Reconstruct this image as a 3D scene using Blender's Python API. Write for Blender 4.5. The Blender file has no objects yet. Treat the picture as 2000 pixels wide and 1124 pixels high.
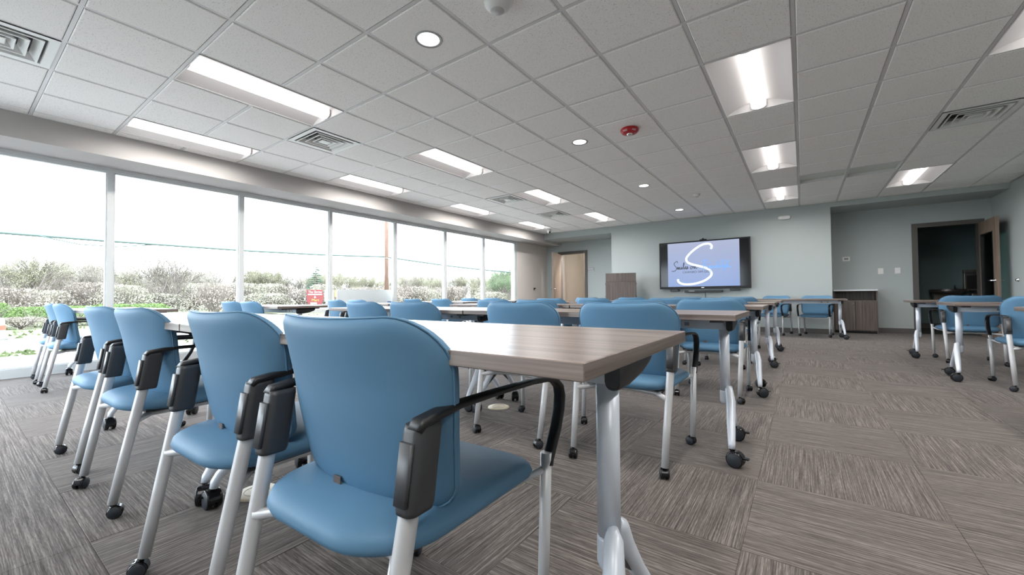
import bpy, bmesh, math, random
from mathutils import Vector, Matrix, Euler
R = random.Random(7)
SC = bpy.context.scene
COL = SC.collection
PI = math.pi
T = 0.6096          # ceiling module
H = 2.68            # ceiling height
# ------------------------------------------------------------------ camera, world, exposure
CAM_POS = Vector((2.45826, -2.31777, 0.82537))
yaw, pit, rol = -0.62023, 0.02138, -0.00822
r0 = Vector((math.cos(yaw), -math.sin(yaw), 0)); f0 = Vector((math.sin(yaw), math.cos(yaw), 0)); u0 = Vector((0, 0, 1))
F = f0*math.cos(pit) + u0*math.sin(pit); U1 = u0*math.cos(pit) - f0*math.sin(pit)
RR = r0*math.cos(rol) + U1*math.sin(rol); UU = U1*math.cos(rol) - r0*math.sin(rol)
cd = bpy.data.cameras.new('camera'); cam = bpy.data.objects.new('camera', cd); COL.objects.link(cam)
M3 = Matrix((RR, UU, -F)).transposed()
cam.matrix_world = Matrix.Translation(CAM_POS) @ M3.to_4x4()
cd.sensor_width = 36; cd.lens = 795.13/2000*36; cd.clip_start = 0.05; cd.clip_end = 500
SC.camera = cam
vs = SC.view_settings
vs.view_transform = 'Standard'; vs.look = 'None'; vs.gamma = 1; vs.use_curve_mapping = False
vs.exposure = 2.2
SKY_STRENGTH = 3.5
TROFFER_EMIT = 0.6
TROFFER_WATTS = 6.2
w = bpy.data.worlds.new('overcast_sky'); SC.world = w; w.use_nodes = True
nt = w.node_tree; nt.nodes.clear()
o_ = nt.nodes.new('ShaderNodeOutputWorld'); bg = nt.nodes.new('ShaderNodeBackground')
tc = nt.nodes.new('ShaderNodeTexCoord'); mp = nt.nodes.new('ShaderNodeMapping'); mp.inputs['Scale'].default_value = (1.6, 1.6, 6.5)
nz = nt.nodes.new('ShaderNodeTexNoise'); nz.inputs['Scale'].default_value = 1.9; nz.inputs['Detail'].default_value = 7; nz.inputs['Roughness'].default_value = .55
cr = nt.nodes.new('ShaderNodeValToRGB')
cr.color_ramp.elements[0].position = .27; cr.color_ramp.elements[0].color = (.12, .135, .15, 1)
cr.color_ramp.elements[1].position = .47; cr.color_ramp.elements[1].color = (.635, .70, .775, 1)
nt.links.new(tc.outputs['Generated'], mp.inputs['Vector']); nt.links.new(mp.outputs['Vector'], nz.inputs['Vector'])
nt.links.new(nz.outputs['Fac'], cr.inputs['Fac']); nt.links.new(cr.outputs['Color'], bg.inputs['Color'])
bg.inputs['Strength'].default_value = SKY_STRENGTH
nt.links.new(bg.outputs['Background'], o_.inputs['Surface'])

# ------------------------------------------------------------------ materials
MATS = {}
def mat(name, col, rough=.6, metal=0., spec=.5, emit=None, estr=0., bump=None, noise=None):
    """noise: (scale xyz, amount, detail) darken/lighten the base colour along object coordinates"""
    if name in MATS: return MATS[name]
    m = bpy.data.materials.new(name); m.use_nodes = True; t = m.node_tree; b = t.nodes['Principled BSDF']
    b.inputs['Base Color'].default_value = (*col, 1); b.inputs['Roughness'].default_value = rough
    b.inputs['Metallic'].default_value = metal; b.inputs['Specular IOR Level'].default_value = spec
    if emit: b.inputs['Emission Color'].default_value = (*emit, 1); b.inputs['Emission Strength'].default_value = estr
    if noise or bump:
        c = t.nodes.new('ShaderNodeTexCoord'); mpn = t.nodes.new('ShaderNodeMapping'); n = t.nodes.new('ShaderNodeTexNoise')
        oi = t.nodes.new('ShaderNodeObjectInfo'); ad = t.nodes.new('ShaderNodeVectorMath'); ad.operation = 'ADD'
        mu = t.nodes.new('ShaderNodeMath'); mu.operation = 'MULTIPLY'; mu.inputs[1].default_value = 37.
        sc, am, de = noise or bump
        mpn.inputs['Scale'].default_value = sc; n.inputs['Scale'].default_value = 1; n.inputs['Detail'].default_value = de
        t.links.new(c.outputs['Object'], mpn.inputs['Vector']); t.links.new(oi.outputs['Random'], mu.inputs[0])
        t.links.new(mpn.outputs['Vector'], ad.inputs[0]); t.links.new(mu.outputs[0], ad.inputs[1]); t.links.new(ad.outputs[0], n.inputs['Vector'])
        if noise:
            rp = t.nodes.new('ShaderNodeMapRange'); rp.inputs['From Min'].default_value = .25; rp.inputs['From Max'].default_value = .75
            rp.inputs['To Min'].default_value = 1-am; rp.inputs['To Max'].default_value = 1+am
            mx = t.nodes.new('ShaderNodeVectorMath'); mx.operation = 'SCALE'; mx.inputs[0].default_value = col
            t.links.new(n.outputs['Fac'], rp.inputs['Value']); t.links.new(rp.outputs['Result'], mx.inputs['Scale'])
            t.links.new(mx.outputs[0], b.inputs['Base Color'])
        if bump:
            bp = t.nodes.new('ShaderNodeBump'); bp.inputs['Strength'].default_value = am; bp.inputs['Distance'].default_value = .002
            t.links.new(n.outputs['Fac'], bp.inputs['Height']); t.links.new(bp.outputs['Normal'], b.inputs['Normal'])
    MATS[name] = m; return m

def ramp_mat(name, scale, stops, rough, scale2=None, stops2=None, spec=.5, bump=0., detail=4.):
    """streaky procedural colour: stretched noise through a colour ramp, optionally multiplied by a second one"""
    m = bpy.data.materials.new(name); m.use_nodes = True; t = m.node_tree; b = t.nodes['Principled BSDF']
    b.inputs['Roughness'].default_value = rough; b.inputs['Specular IOR Level'].default_value = spec
    c = t.nodes.new('ShaderNodeTexCoord'); oi = t.nodes.new('ShaderNodeObjectInfo')
    mu = t.nodes.new('ShaderNodeMath'); mu.operation = 'MULTIPLY'; mu.inputs[1].default_value = 53.
    t.links.new(oi.outputs['Random'], mu.inputs[0])
    outs = []
    for s, st in ((scale, stops), (scale2, stops2)):
        if s is None: continue
        mpn = t.nodes.new('ShaderNodeMapping'); mpn.inputs['Scale'].default_value = s
        ad = t.nodes.new('ShaderNodeVectorMath'); ad.operation = 'ADD'
        n = t.nodes.new('ShaderNodeTexNoise'); n.inputs['Scale'].default_value = 1; n.inputs['Detail'].default_value = detail
        rp = t.nodes.new('ShaderNodeValToRGB')
        els = rp.color_ramp.elements
        els[0].position, els[0].color = st[0][0], (*st[0][1], 1); els[1].position, els[1].color = st[-1][0], (*st[-1][1], 1)
        for p_, c_ in st[1:-1]: e = els.new(p_); e.color = (*c_, 1)
        t.links.new(c.outputs['Object'], mpn.inputs['Vector']); t.links.new(mpn.outputs['Vector'], ad.inputs[0]); t.links.new(mu.outputs[0], ad.inputs[1])
        t.links.new(ad.outputs[0], n.inputs['Vector']); t.links.new(n.outputs['Fac'], rp.inputs['Fac']); outs.append((rp, n))
    if len(outs) == 2:
        mx = t.nodes.new('ShaderNodeMix'); mx.data_type = 'RGBA'; mx.blend_type = 'MULTIPLY'; mx.inputs['Factor'].default_value = 1
        t.links.new(outs[0][0].outputs['Color'], mx.inputs['A']); t.links.new(outs[1][0].outputs['Color'], mx.inputs['B'])
        t.links.new(mx.outputs['Result'], b.inputs['Base Color'])
    else: t.links.new(outs[0][0].outputs['Color'], b.inputs['Base Color'])
    if bump:
        bp = t.nodes.new('ShaderNodeBump'); bp.inputs['Strength'].default_value = bump; bp.inputs['Distance'].default_value = .004
        t.links.new(outs[0][1].outputs['Fac'], bp.inputs['Height']); t.links.new(bp.outputs['Normal'], b.inputs['Normal'])
    MATS[name] = m; return m

def glass_mat(name, tint=(1, 1, 1), ior=1.45):
    m = bpy.data.materials.new(name); m.use_nodes = True; t = m.node_tree; t.nodes.clear()
    o = t.nodes.new('ShaderNodeOutputMaterial'); mx = t.nodes.new('ShaderNodeMixShader'); tr = t.nodes.new('ShaderNodeBsdfTransparent')
    gl = t.nodes.new('ShaderNodeBsdfGlossy'); fr = t.nodes.new('ShaderNodeFresnel'); fr.inputs['IOR'].default_value = ior
    tr.inputs['Color'].default_value = (*tint, 1); gl.inputs['Roughness'].default_value = 0.0
    t.links.new(fr.outputs[0], mx.inputs[0]); t.links.new(tr.outputs[0], mx.inputs[1]); t.links.new(gl.outputs[0], mx.inputs[2]); t.links.new(mx.outputs[0], o.inputs[0])
    MATS[name] = m; return m

WALL = mat('teal_wall_paint', (.395, .435, .43), .75, bump=((260, 260, 260), .08, 2))
BEIGE = mat('warm_white_paint', (.76, .71, .67), .75)
SOFF = mat('bulkhead_paint', (.44, .42, .405), .8)
CORR = mat('corridor_paint', (.50, .44, .38), .8)
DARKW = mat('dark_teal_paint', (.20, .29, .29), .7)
BASEB = mat('vinyl_base', (.10, .092, .088), .5)
FRAMEW = mat('white_window_frame', (.62, .64, .64), .4)
CTILE = ramp_mat('mineral_ceiling_tile', (150, 150, 150), [(.30, (.40, .40, .39)), (.37, (.87, .86, .835)), (1, (.90, .89, .865))], .9, spec=.2, detail=2)
GRID = mat('white_grid_metal', (.66, .66, .655), .45)
CARPET = ramp_mat('striped_carpet', (4, 210, 30), [(.30, (.060, .051, .046)), (.5, (.122, .105, .096)), (.70, (.225, .20, .184))], .95,
                  (30, 420, 60), [(.3, (.62, .62, .62)), (.7, (1.3, 1.3, 1.3))], spec=.1, bump=.5, detail=3)
VINYL = mat('blue_vinyl', (.096, .210, .330), .55, spec=.30, bump=((900, 900, 900), .08, 2))
VINYLD = mat('blue_vinyl_piping', (.085, .20, .32), .5)
SILVER = mat('silver_paint', (.60, .605, .62), .38, .25)
TSILV = mat('table_silver_paint', (.70, .75, .83), .36, .15)
SLEEVE = mat('charcoal_plastic', (.042, .044, .048), .45)
BLACK = mat('black_plastic', (.009, .0095, .011), .42)
CBLACK = mat('gloss_black_caster', (.006, .006, .007), .22)
CFACE = mat('caster_face', (.020, .025, .033), .5)
CHROME = mat('chrome', (.75, .75, .76), .2, 1.)
WOOD = ramp_mat('grey_wood_laminate', (1.3, 34, 60), [(.30, (.105, .078, .064)), (.5, (.185, .145, .125)), (.72, (.275, .225, .20))], .30,
                (4, 120, 220), [(.3, (.82, .82, .82)), (.7, (1.12, 1.12, 1.12))], bump=.03)
WOODE = ramp_mat('grey_wood_edge', (60, 1.3, 60), [(.30, (.085, .064, .054)), (.5, (.15, .118, .102)), (.72, (.24, .20, .18))], .38,
                 (120, 4, 320), [(.3, (.8, .8, .8)), (.7, (1.15, 1.15, 1.15))])
WOODV = ramp_mat('brown_wood_vertical', (40, 40, 1.6), [(.3, (.085, .068, .062)), (.5, (.125, .102, .094)), (.72, (.17, .142, .13))], .5)
DOORW = ramp_mat('walnut_door', (30, 30, 1.4), [(.3, (.16, .115, .088)), (.5, (.215, .158, .122)), (.72, (.27, .205, .162))], .45)
JAMB = mat('bronze_door_frame', (.085, .078, .072), .5)
WHITE = mat('white_plastic', (.72, .72, .71), .4)
LENS = mat('lit_lens', (.9, .9, .9), .4, emit=(1, .975, .96), estr=TROFFER_EMIT)
DLENS = mat('lit_downlight', (.8, .8, .8), .35, emit=(1, .98, .96), estr=1.0)
REFL = mat('white_reflector', (.80, .775, .765), .5)
VENTM = mat('vent_enamel', (.74, .75, .73), .4)
VDARK = mat('vent_dark', (.12, .12, .12), .8)
RED = mat('fire_red', (.42, .012, .018), .35)
CREAM = mat('cream_plastic', (.62, .55, .42), .5)
CREAMD = mat('cream_line', (.30, .27, .22), .6)
GREYP = mat('grey_plate', (.32, .33, .34), .5)
STEEL = mat('stainless', (.42, .42, .43), .3, 1.)
DSTEEL = mat('dark_stainless', (.26, .235, .215), .35, .7)
COUNTER = mat('white_counter', (.70, .72, .74), .35)
GLASS = glass_mat('window_glass', (.985, .995, .99), 1.15)
DGLASS = glass_mat('door_glass', (.55, .70, .68), 1.45)

# ------------------------------------------------------------------ mesh helpers
class MB:
    def __init__(s): s.v = []; s.f = []; s.m = []; s.sm = []
    def add(s, vs_, fs, mi=0, smooth=False):
        k = len(s.v); s.v += [tuple(p) for p in vs_]
        for f in fs: s.f.append([i+k for i in f]); s.m.append(mi); s.sm.append(smooth)
        return s
    def box(s, a, b, mi=0):
        x0, y0, z0 = a; x1, y1, z1 = b
        return s.add([(x0,y0,z0),(x1,y0,z0),(x1,y1,z0),(x0,y1,z0),(x0,y0,z1),(x1,y0,z1),(x1,y1,z1),(x0,y1,z1)],
                     [(3,2,1,0),(4,5,6,7),(0,1,5,4),(1,2,6,5),(2,3,7,6),(3,0,4,7)], mi)
    def loft(s, rings, mi=0, smooth=True, cap=True, closed=False):
        n = len(rings[0]); vs_ = [p for r in rings for p in r]; fs = []
        for i in range(len(rings)-1 + (1 if closed else 0)):
            a = i*n; b = ((i+1) % len(rings))*n
            for j in range(n): fs.append((a+j, a+(j+1) % n, b+(j+1) % n, b+j))
        s.add(vs_, fs, mi, smooth)
        if cap and not closed:
            k = len(s.v)-len(vs_)
            s.f.append([k+j for j in range(n-1, -1, -1)]); s.m.append(mi); s.sm.append(False)
            s.f.append([k+(len(rings)-1)*n+j for j in range(n)]); s.m.append(mi); s.sm.append(False)
        return s
    def tube(s, pts, r, n=10, mi=0, cap=True, closed=False, flat=1.):
        pts = [Vector(p) for p in pts]; rs = r if isinstance(r, (list, tuple)) else [r]*len(pts); rings = []; up = None
        for i, p in enumerate(pts):
            if closed: d = pts[(i+1) % len(pts)] - pts[i-1]
            else: d = pts[min(i+1, len(pts)-1)] - pts[max(i-1, 0)]
            d.normalize()
            if up is None:
                up = Vector((0, 0, 1)) if abs(d.z) < .9 else Vector((1, 0, 0))
            a = d.cross(up); a.normalize(); b = a.cross(d); b.normalize(); up = b
            rings.append([p + (a*math.cos(2*PI*j/n) + b*math.sin(2*PI*j/n)*flat)*rs[i] for j in range(n)])
        return s.loft(rings, mi, True, cap, closed)
    def lathe(s, prof, n=24, c=(0, 0, 0), axis='z', mi=0, smooth=True, cap=True):
        rings = []
        for r, h in prof:
            ring = []
            for j in range(n):
                a = 2*PI*j/n; x, y = r*math.cos(a), r*math.sin(a)
                p = (x, y, h) if axis == 'z' else ((h, x, y) if axis == 'x' else (x, h, -y))
                ring.append((p[0]+c[0], p[1]+c[1], p[2]+c[2]))
            rings.append(ring)
        return s.loft(rings, mi, smooth, cap)
    def prism(s, poly, z0, z1, mi=0, mapf=None):
        mf = mapf or (lambda a, b, c: (a, b, c)); n = len(poly)
        s.add([mf(a, b, z0) for a, b in poly] + [mf(a, b, z1) for a, b in poly],
              [tuple(range(n-1, -1, -1)), tuple(range(n, 2*n))] + [(j, (j+1) % n, n+(j+1) % n, n+j) for j in range(n)], mi)
        return s
    def mesh(s, name, mats):
        me = bpy.data.meshes.new(name); me.from_pydata(s.v, [], s.f)
        for m in (mats if isinstance(mats, (list, tuple)) else [mats]): me.materials.append(m)
        me.polygons.foreach_set('material_index', s.m); me.polygons.foreach_set('use_smooth', s.sm)
        me.update(); return me
    def build(s, name, mats, parent=None, loc=None, bevel=0, fix=False):
        me = s.mesh(name, mats)
        if fix or bevel:
            bm = bmesh.new(); bm.from_mesh(me)
            if fix: bmesh.ops.recalc_face_normals(bm, faces=bm.faces)
            if bevel:
                es = [e for e in bm.edges if len(e.link_faces) == 2 and e.calc_face_angle(0) > .6]
                bmesh.ops.bevel(bm, geom=es, offset=bevel, segments=2, affect='EDGES', profile=.6, clamp_overlap=True)
            bm.to_mesh(me); bm.free()
        return link(name, me, parent, loc)
def link(name, me, parent=None, loc=None, rot=None):
    o = bpy.data.objects.new(name, me); COL.objects.link(o)
    if parent: o.parent = parent
    if loc is not None: o.location = loc
    if rot is not None: o.rotation_euler = rot
    return o
def tag(o, label=None, cat=None, group=None, kind=None):
    if label: o['label'] = label
    if cat: o['category'] = cat
    if group: o['group'] = group
    if kind: o['kind'] = kind
    return o
def thing(name, label, cat, loc=(0, 0, 0), rz=0, group=None):
    o = bpy.data.objects.new(name, None); o.empty_display_size = .1; COL.objects.link(o); o.location = loc; o.rotation_euler = (0, 0, rz)
    return tag(o, label, cat, group)
def struct(o): o['kind'] = 'structure'; return o
def dup(o, parent=None):
    c = o.copy(); COL.objects.link(c)
    if parent: c.parent = parent
    for ch in list(o.children): dup(ch, c)
    return c
def rrect(w, h, r, n=5):
    pts = []
    for cx, cy, a0 in ((w/2-r, h/2-r, 0), (-w/2+r, h/2-r, PI/2), (-w/2+r, -h/2+r, PI), (w/2-r, -h/2+r, 1.5*PI)):
        for i in range(n+1): a = a0 + PI/2*i/n; pts.append((cx+r*math.cos(a), cy+r*math.sin(a)))
    return pts
def lerp_tab(tab, x):
    for (a, b), (c, d) in zip(tab, tab[1:]):
        if x <= c: return b + (d-b)*max(0, (x-a))/(c-a)
    return tab[-1][1]
def cushion(mb, outline, c, Th, p, f, rings=(.3, .6, .8, .9, .95, .98, 1.)):
    """a closed pillow: outline (a,b) about c, thickness Th with edge power p, f(a,b,t)->point"""
    n = len(outline); k = len(mb.v); vs_ = []; fs = []
    def ring(s, sg):
        t = sg*Th/2*max(0, 1-s**p)**.5
        return [f(c[0]+(a-c[0])*s, c[1]+(b-c[1])*s, t) for a, b in outline]
    vs_.append(f(c[0], c[1], Th/2)); 
    seq = [ring(s, 1) for s in rings] + [ring(s, -1) for s in rings[-2::-1]]
    for r in seq: vs_ += r
    vs_.append(f(c[0], c[1], -Th/2))
    for j in range(n): fs.append((0, 1+j, 1+(j+1) % n))
    for i in range(len(seq)-1):
        a = 1+i*n; b = a+n
        for j in range(n): fs.append((a+j, b+j, b+(j+1) % n, a+(j+1) % n))
    a = 1+(len(seq)-1)*n
    for j in range(n): fs.append((a+j, len(vs_)-1, a+(j+1) % n))
    mb.add(vs_, fs, 0, True); return mb

# text helper: a text curve turned into a mesh, no operators
def text_mesh(txt, size, depth=.0005):
    cu = bpy.data.curves.new('lettering', 'FONT'); cu.body = txt; cu.size = size; cu.extrude = depth; cu.align_x = 'CENTER'; cu.align_y = 'CENTER'
    ob = bpy.data.objects.new('lettering_source', cu); COL.objects.link(ob)
    dg = bpy.context.evaluated_depsgraph_get(); me = bpy.data.meshes.new_from_object(ob.evaluated_get(dg))
    bpy.data.objects.remove(ob); bpy.data.curves.remove(cu); return me
def lettering(name, txt, size, m, parent, loc, rot, sx=1.):
    me = text_mesh(txt, size); me.materials.clear(); me.materials.append(m)
    o = link(name, me, parent, loc, rot); o.scale = (sx, 1, 1); return o

# ------------------------------------------------------------------ room shell
XW, XR, YF, YR, YA, YB, XB = -4.42, 5.35, 8.16, 9.05, 9.20, -5.0, -3.82   # window plane, right wall, TV wall, right recess, left alcove, back wall, bulkhead face
# floor: slab with carpet tiles
fl = MB().box((XW-.1, YB-.1, -.2), (XR+.9, 11.3, -.010)).build('floor', CARPET); struct(fl)
ct = 0.6035
def tile_mesh(wx, wy):
    g = .0003
    m = MB(); x, y = wx/2-g, wy/2-g; b = .002
    vs_ = [(-x,-y,-.0012),(x,-y,-.0012),(x,y,-.0012),(-x,y,-.0012),(-x+b,-y+b,0),(x-b,-y+b,0),(x-b,y-b,0),(-x+b,y-b,0)]
    m.add(vs_, [(4,5,6,7),(0,1,5,4),(1,2,6,5),(2,3,7,6),(3,0,4,7)])
    return m.mesh('carpet_tile', CARPET)
cb_ = CARPET.node_tree.nodes['Principled BSDF']; cb_.inputs['Sheen Weight'].default_value = .10; cb_.inputs['Sheen Roughness'].default_value = .45
TM = tile_mesh(ct, ct)
tiles = []
fx0, fy0 = 2.28, -2.015
for ix in range(-12, 6):
    for iy in range(-5, 19):
        cx, cy = fx0+ct*(ix+.5), fy0+ct*(iy+.5)
        xa, xb = max(cx-ct/2, XW+.03), min(cx+ct/2, XR); ya, yb = max(cy-ct/2, YB), min(cy+ct/2, YR+.15)
        if xb-xa < .05 or yb-ya < .05: continue
        d = Vector((cx, cy, 0))-CAM_POS; wv = d.dot(F)
        vis = wv > .2 and -1100 < 795*d.dot(RR)/max(wv, .2) < 1100
        near = 795*ct/max(wv, .2)
        tiles.append((not vis, -near, ix, iy, xa, xb, ya, yb))
tiles.sort()
rest = MB()
for k, (nv, nn, ix, iy, xa, xb, ya, yb) in enumerate(tiles):
    turn = (ix+iy) % 2 == 0           # quarter-turned stripes
    if k < 296:
        wx, wy = xb-xa, yb-ya
        if abs(wx-ct) < 1e-4 and abs(wy-ct) < 1e-4: me = TM
        else: me = tile_mesh(wx, wy) if turn else tile_mesh(wy, wx)
        o = link('carpet_tile', me, fl, ((xa+xb)/2, (ya+yb)/2, 0), (0, 0, 0 if turn else PI/2))
    else: rest.box((xa+.001, ya+.001, -.0095), (xb-.001, yb-.001, -.0005))
if rest.v: tag(rest.build('carpet_tile_remainder', CARPET, fl), kind='stuff')

# ceiling: slab, grid bars, tiles; the fixtures take tile openings
cl = MB().box((XW-.1, YB-.1, H+.16), (XR+.1, YF+.1, H+.30)).build('ceiling', mat('plenum', (.3, .3, .3), .9)); struct(cl)
ops = {}
LIGHTS = [(-3, -2), (-3, 2), (-3, 6), (-3, 10), (-6, -2), (-6, 2), (-6, 6), (-6, 10), (3, 2), (3, 6), (3, 10), (6, 2), (6, 10), (3, -2), (6, -2), (6, 6-12), (-3, -6), (3, -6)]
for c_, r_ in LIGHTS: ops[(c_, r_)] = ops[(c_, r_+1)] = 1
VENTS = [(-4, -4), (-4, 0), (-4, 6), (-4, 9), (6, 6)]
for v in VENTS: ops[v] = 1
PANELS = [(4, 9), (5, 9)]
for v in PANELS: ops[v] = 1
def ctile_mesh(wx, wy):
    m = MB(); g = .015; x, y = wx/2-g, wy/2-g; b = .007
    m.add([(-x,-y,.016),(x,-y,.016),(x,y,.016),(-x,y,.016),(-x,-y,.006),(x,-y,.006),(x,y,.006),(-x,y,.006),(-x+b,-y+b,0),(x-b,-y+b,0),(x-b,y-b,0),(-x+b,y-b,0)],
          [(0,1,2,3),(4,0,3,7),(4,5,1,0),(5,6,2,1),(6,7,3,2),(8,9,5,4),(9,10,6,5),(10,11,7,6),(11,8,4,7),(11,10,9,8)])
    return m.mesh('ceiling_tile', CTILE)
CM = ctile_mesh(T, T); behind = MB(); nct = 0
for c_ in range(-7, 9):
    for r_ in range(-9, 14):
        if (c_, r_) in ops: continue
        xa, xb = max(c_*T, XB+.0), min((c_+1)*T, XR); ya, yb = max(r_*T, YB), min((r_+1)*T, YF)
        if xb-xa < .06 or yb-ya < .06: continue
        if r_ < -4:
            behind.box((xa+.012, ya+.012, H), (xb-.012, yb-.012, H+.014)); continue
        full = abs(xb-xa-T) < 1e-4 and abs(yb-ya-T) < 1e-4
        link('ceiling_tile', CM if full else ctile_mesh(xb-xa, yb-ya), cl, ((xa+xb)/2, (ya+yb)/2, H)); nct += 1
tag(behind.build('ceiling_tile_remainder', CTILE, cl), kind='stuff')
for c_ in range(-6, 9):
    MB().box((c_*T-.0125, YB, H+.006), (c_*T+.0125, YF, H+.012)).box((c_*T-.002, YB, H+.012), (c_*T+.002, YF, H+.04)).build('grid_bar', GRID, cl)
for r_ in range(-8, 14):
    m = MB()
    for c_ in range(-7, 9):
        if any((a, b+1) == (c_, r_) for a, b in LIGHTS): continue
        m.box((max(XB, c_*T), r_*T-.012, H+.0055), (min(XR, (c_+1)*T), r_*T+.012, H+.0105))
    m.build('cross_bar', GRID, cl)
MB().box((XB-.002, YB, H+.002), (XB+.02, YF, H+.006)).build('edge_trim', GRID, cl)

# walls
wb = MB(); wb.box((-.05, YB-.12, -.2), (XR+.1, YB, 3.0)); wb.box((XW-.1, YB-.12, 2.425), (-.05, YB, 3.0)); struct(wb.build('wall_back', WALL))
wr = MB().box((XR, YB-.1, -.2), (XR+.12, YR+.1, 3.0)).build('wall_right', WALL); struct(wr)
struct(MB().box((-1.72, YF, -.2), (2.945, YF+1.2, 3.0)).build('wall_front', WALL))      # TV wall, a projecting mass
struct(MB().box((-4.36, YF, 2.51), (-1.72, YA+.1, 3.0)).build('trim_4', WALL)); struct(MB().box((2.945, YF, 2.585), (XR+.02, YR+.1, 3.0)).build('trim_5', WALL))    # soffits over alcove and recess
LD0, LD1, LDH = -3.87, -2.97, 2.17                                                       # left door opening
wf = MB(); wf.box((-4.5, YA, -.2), (LD0, YA+.12, 2.52)); wf.box((LD1, YA, -.2), (-1.6, YA+.12, 2.52)); wf.box((LD0, YA, LDH), (LD1, YA+.12, 2.52)); struct(wf.build('wall_alcove', WALL))
RD0, RD1, RDH = 4.32, 5.20, 2.16
wf = MB(); wf.box((2.9, YR, -.2), (RD0, YR+.12, 2.7)); wf.box((RD1, YR, -.2), (XR+.05, YR+.12, 2.7)); wf.box((RD0, YR, RDH), (RD1, YR+.12, 2.7)); struct(wf.build('wall_recess', WALL))
wl = MB().box((XW-.14, 7.46, -.2), (-4.36, YA+.1, 2.7)); wl.box((XW-.14, YB, 2.44), (XW-.06, 7.5, 3.0))
struct(wl.build('wall_left', BEIGE))
struct(MB().box((XW-.12, YB-.05, 2.425), (XB, YA, 3.0)).build('trim_1', SOFF))           # bulkhead over the windows
# baseboards
bb = MB(); bb.box((-1.72, YF-.012, 0), (2.957, YF, .105)); struct(bb.build('baseboard_front', BASEB))
bb = MB(); bb.box((2.945, YR-.012, 0), (RD0-.05, YR, .105)); struct(bb.build('baseboard_recess', BASEB))
bb = MB(); bb.box((-4.36, YA-.012, 0), (LD0-.05, YA, .105)); bb.box((LD1+.05, YA-.012, 0), (-1.72, YA, .105)); struct(bb.build('baseboard_alcove', BASEB))
bb = MB(); bb.box((XR-.012, YB, 0), (XR, YR, .105)); struct(bb.build('baseboard_right', BASEB))
bb = MB(); bb.box((-4.36, 7.46, 0), (-4.348, YA, .105)); struct(bb.build('baseboard_left', BASEB))
# corridor behind the left door, dark room behind the right door
cm = MB(); cm.box((-4.42, 10.6, -.2), (-1.0, 10.7, 2.7)); cm.box((-4.5, YA+.1, -.2), (-4.42, 10.7, 2.7)); cm.box((-3.42, 10.05, -.2), (-1.0, 10.62, 2.7)); cm.box((-4.5, YA+.1, 2.6), (-1.0, 10.7, 2.7)); cm.box((-1.75, YA+.12, -.2), (-1.6, 10.1, 2.7))
struct(cm.build('wall_corridor', CORR))
struct(MB().box((-4.42, YA+.1, -.2), (-1.0, 10.65, 0)).build('floor_corridor', mat('corridor_floor', (.3, .25, .2), .6)))
ld = bpy.data.lights.new('corridor_lamp', 'AREA'); ld.shape = 'RECTANGLE'; ld.size = .6; ld.size_y = .4; ld.energy = 30; lo = bpy.data.objects.new('corridor_lamp', ld); COL.objects.link(lo); lo.location = (-2.7, 9.75, 2.59)
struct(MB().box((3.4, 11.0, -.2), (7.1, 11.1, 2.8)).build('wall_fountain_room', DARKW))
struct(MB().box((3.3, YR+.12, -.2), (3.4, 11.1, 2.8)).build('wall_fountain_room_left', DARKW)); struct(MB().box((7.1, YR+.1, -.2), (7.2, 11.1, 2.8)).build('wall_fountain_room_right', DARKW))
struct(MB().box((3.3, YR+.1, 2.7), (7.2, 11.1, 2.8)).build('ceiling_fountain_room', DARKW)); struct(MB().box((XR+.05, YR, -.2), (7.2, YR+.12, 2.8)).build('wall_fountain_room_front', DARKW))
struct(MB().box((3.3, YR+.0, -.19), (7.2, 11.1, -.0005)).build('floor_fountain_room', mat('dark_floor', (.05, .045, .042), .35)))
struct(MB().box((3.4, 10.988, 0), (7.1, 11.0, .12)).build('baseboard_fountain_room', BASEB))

# windows: seven bays seen and two behind the camera
mull = [-5.0, -3.98, -2.56, -1.14, .28, 1.70, 3.12, 4.57, 5.99, 7.43]
zs, zt_ = .0, 2.425
def window(n, loc, hw, rz, first):
    wn = bpy.data.objects.new('window_%d' % n, None); COL.objects.link(wn); wn.location = loc; wn.rotation_euler = (0, 0, rz); struct(wn)
    def wbx(n_, y0, y1, z0, z1, xa=-.055, xb=.055): return MB().box((xa, y0, z0), (xb, y1, z1)).build(n_, FRAMEW, wn)
    wbx('mullion', hw-.03, hw+.03, zs, zt_)
    if first: wbx('mullion', -hw-.03, -hw+.03, zs, zt_)
    wbx('sill_rail', -hw+.03, hw-.03, zs, .095); wbx('head_rail', -hw+.03, hw-.03, zt_-.045, zt_)
    g = MB()
    for z0, z1, y0, y1 in ((.095, .11, -hw+.03, hw-.03), (zt_-.06, zt_-.045, -hw+.03, hw-.03), (.11, zt_-.06, -hw+.03, -hw+.042), (.11, zt_-.06, hw-.042, hw-.03)):
        g.box((-.02, y0, z0), (.035, y1, z1))
    g.build('glazing_bead', FRAMEW, wn)
    MB().box((-.006, -hw+.03, .095), (.0, hw-.03, zt_-.045)).build('pane', GLASS, wn)
for i in range(len(mull)-1):
    a, b = mull[i], mull[i+1]; window(i+1, (XW, (a+b)/2, 0), (b-a)/2, 0, i == 0)
for i in range(3): window(10+i, (-4.3+1.415*(i+.5), YB-.06, 0), .7075, PI/2, i == 2)     # the glazing goes on round the corner behind the viewer
struct(MB().box((XW-.07, YB, -.05), (XW+.06, 7.46, -.0)).build('trim_2', FRAMEW))
struct(MB().box((XW-.055, 7.46, 0), (XW+.075, 7.50, zt_)).build('trim_3', mat('jamb_white', (.75, .76, .76), .5)))

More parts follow.
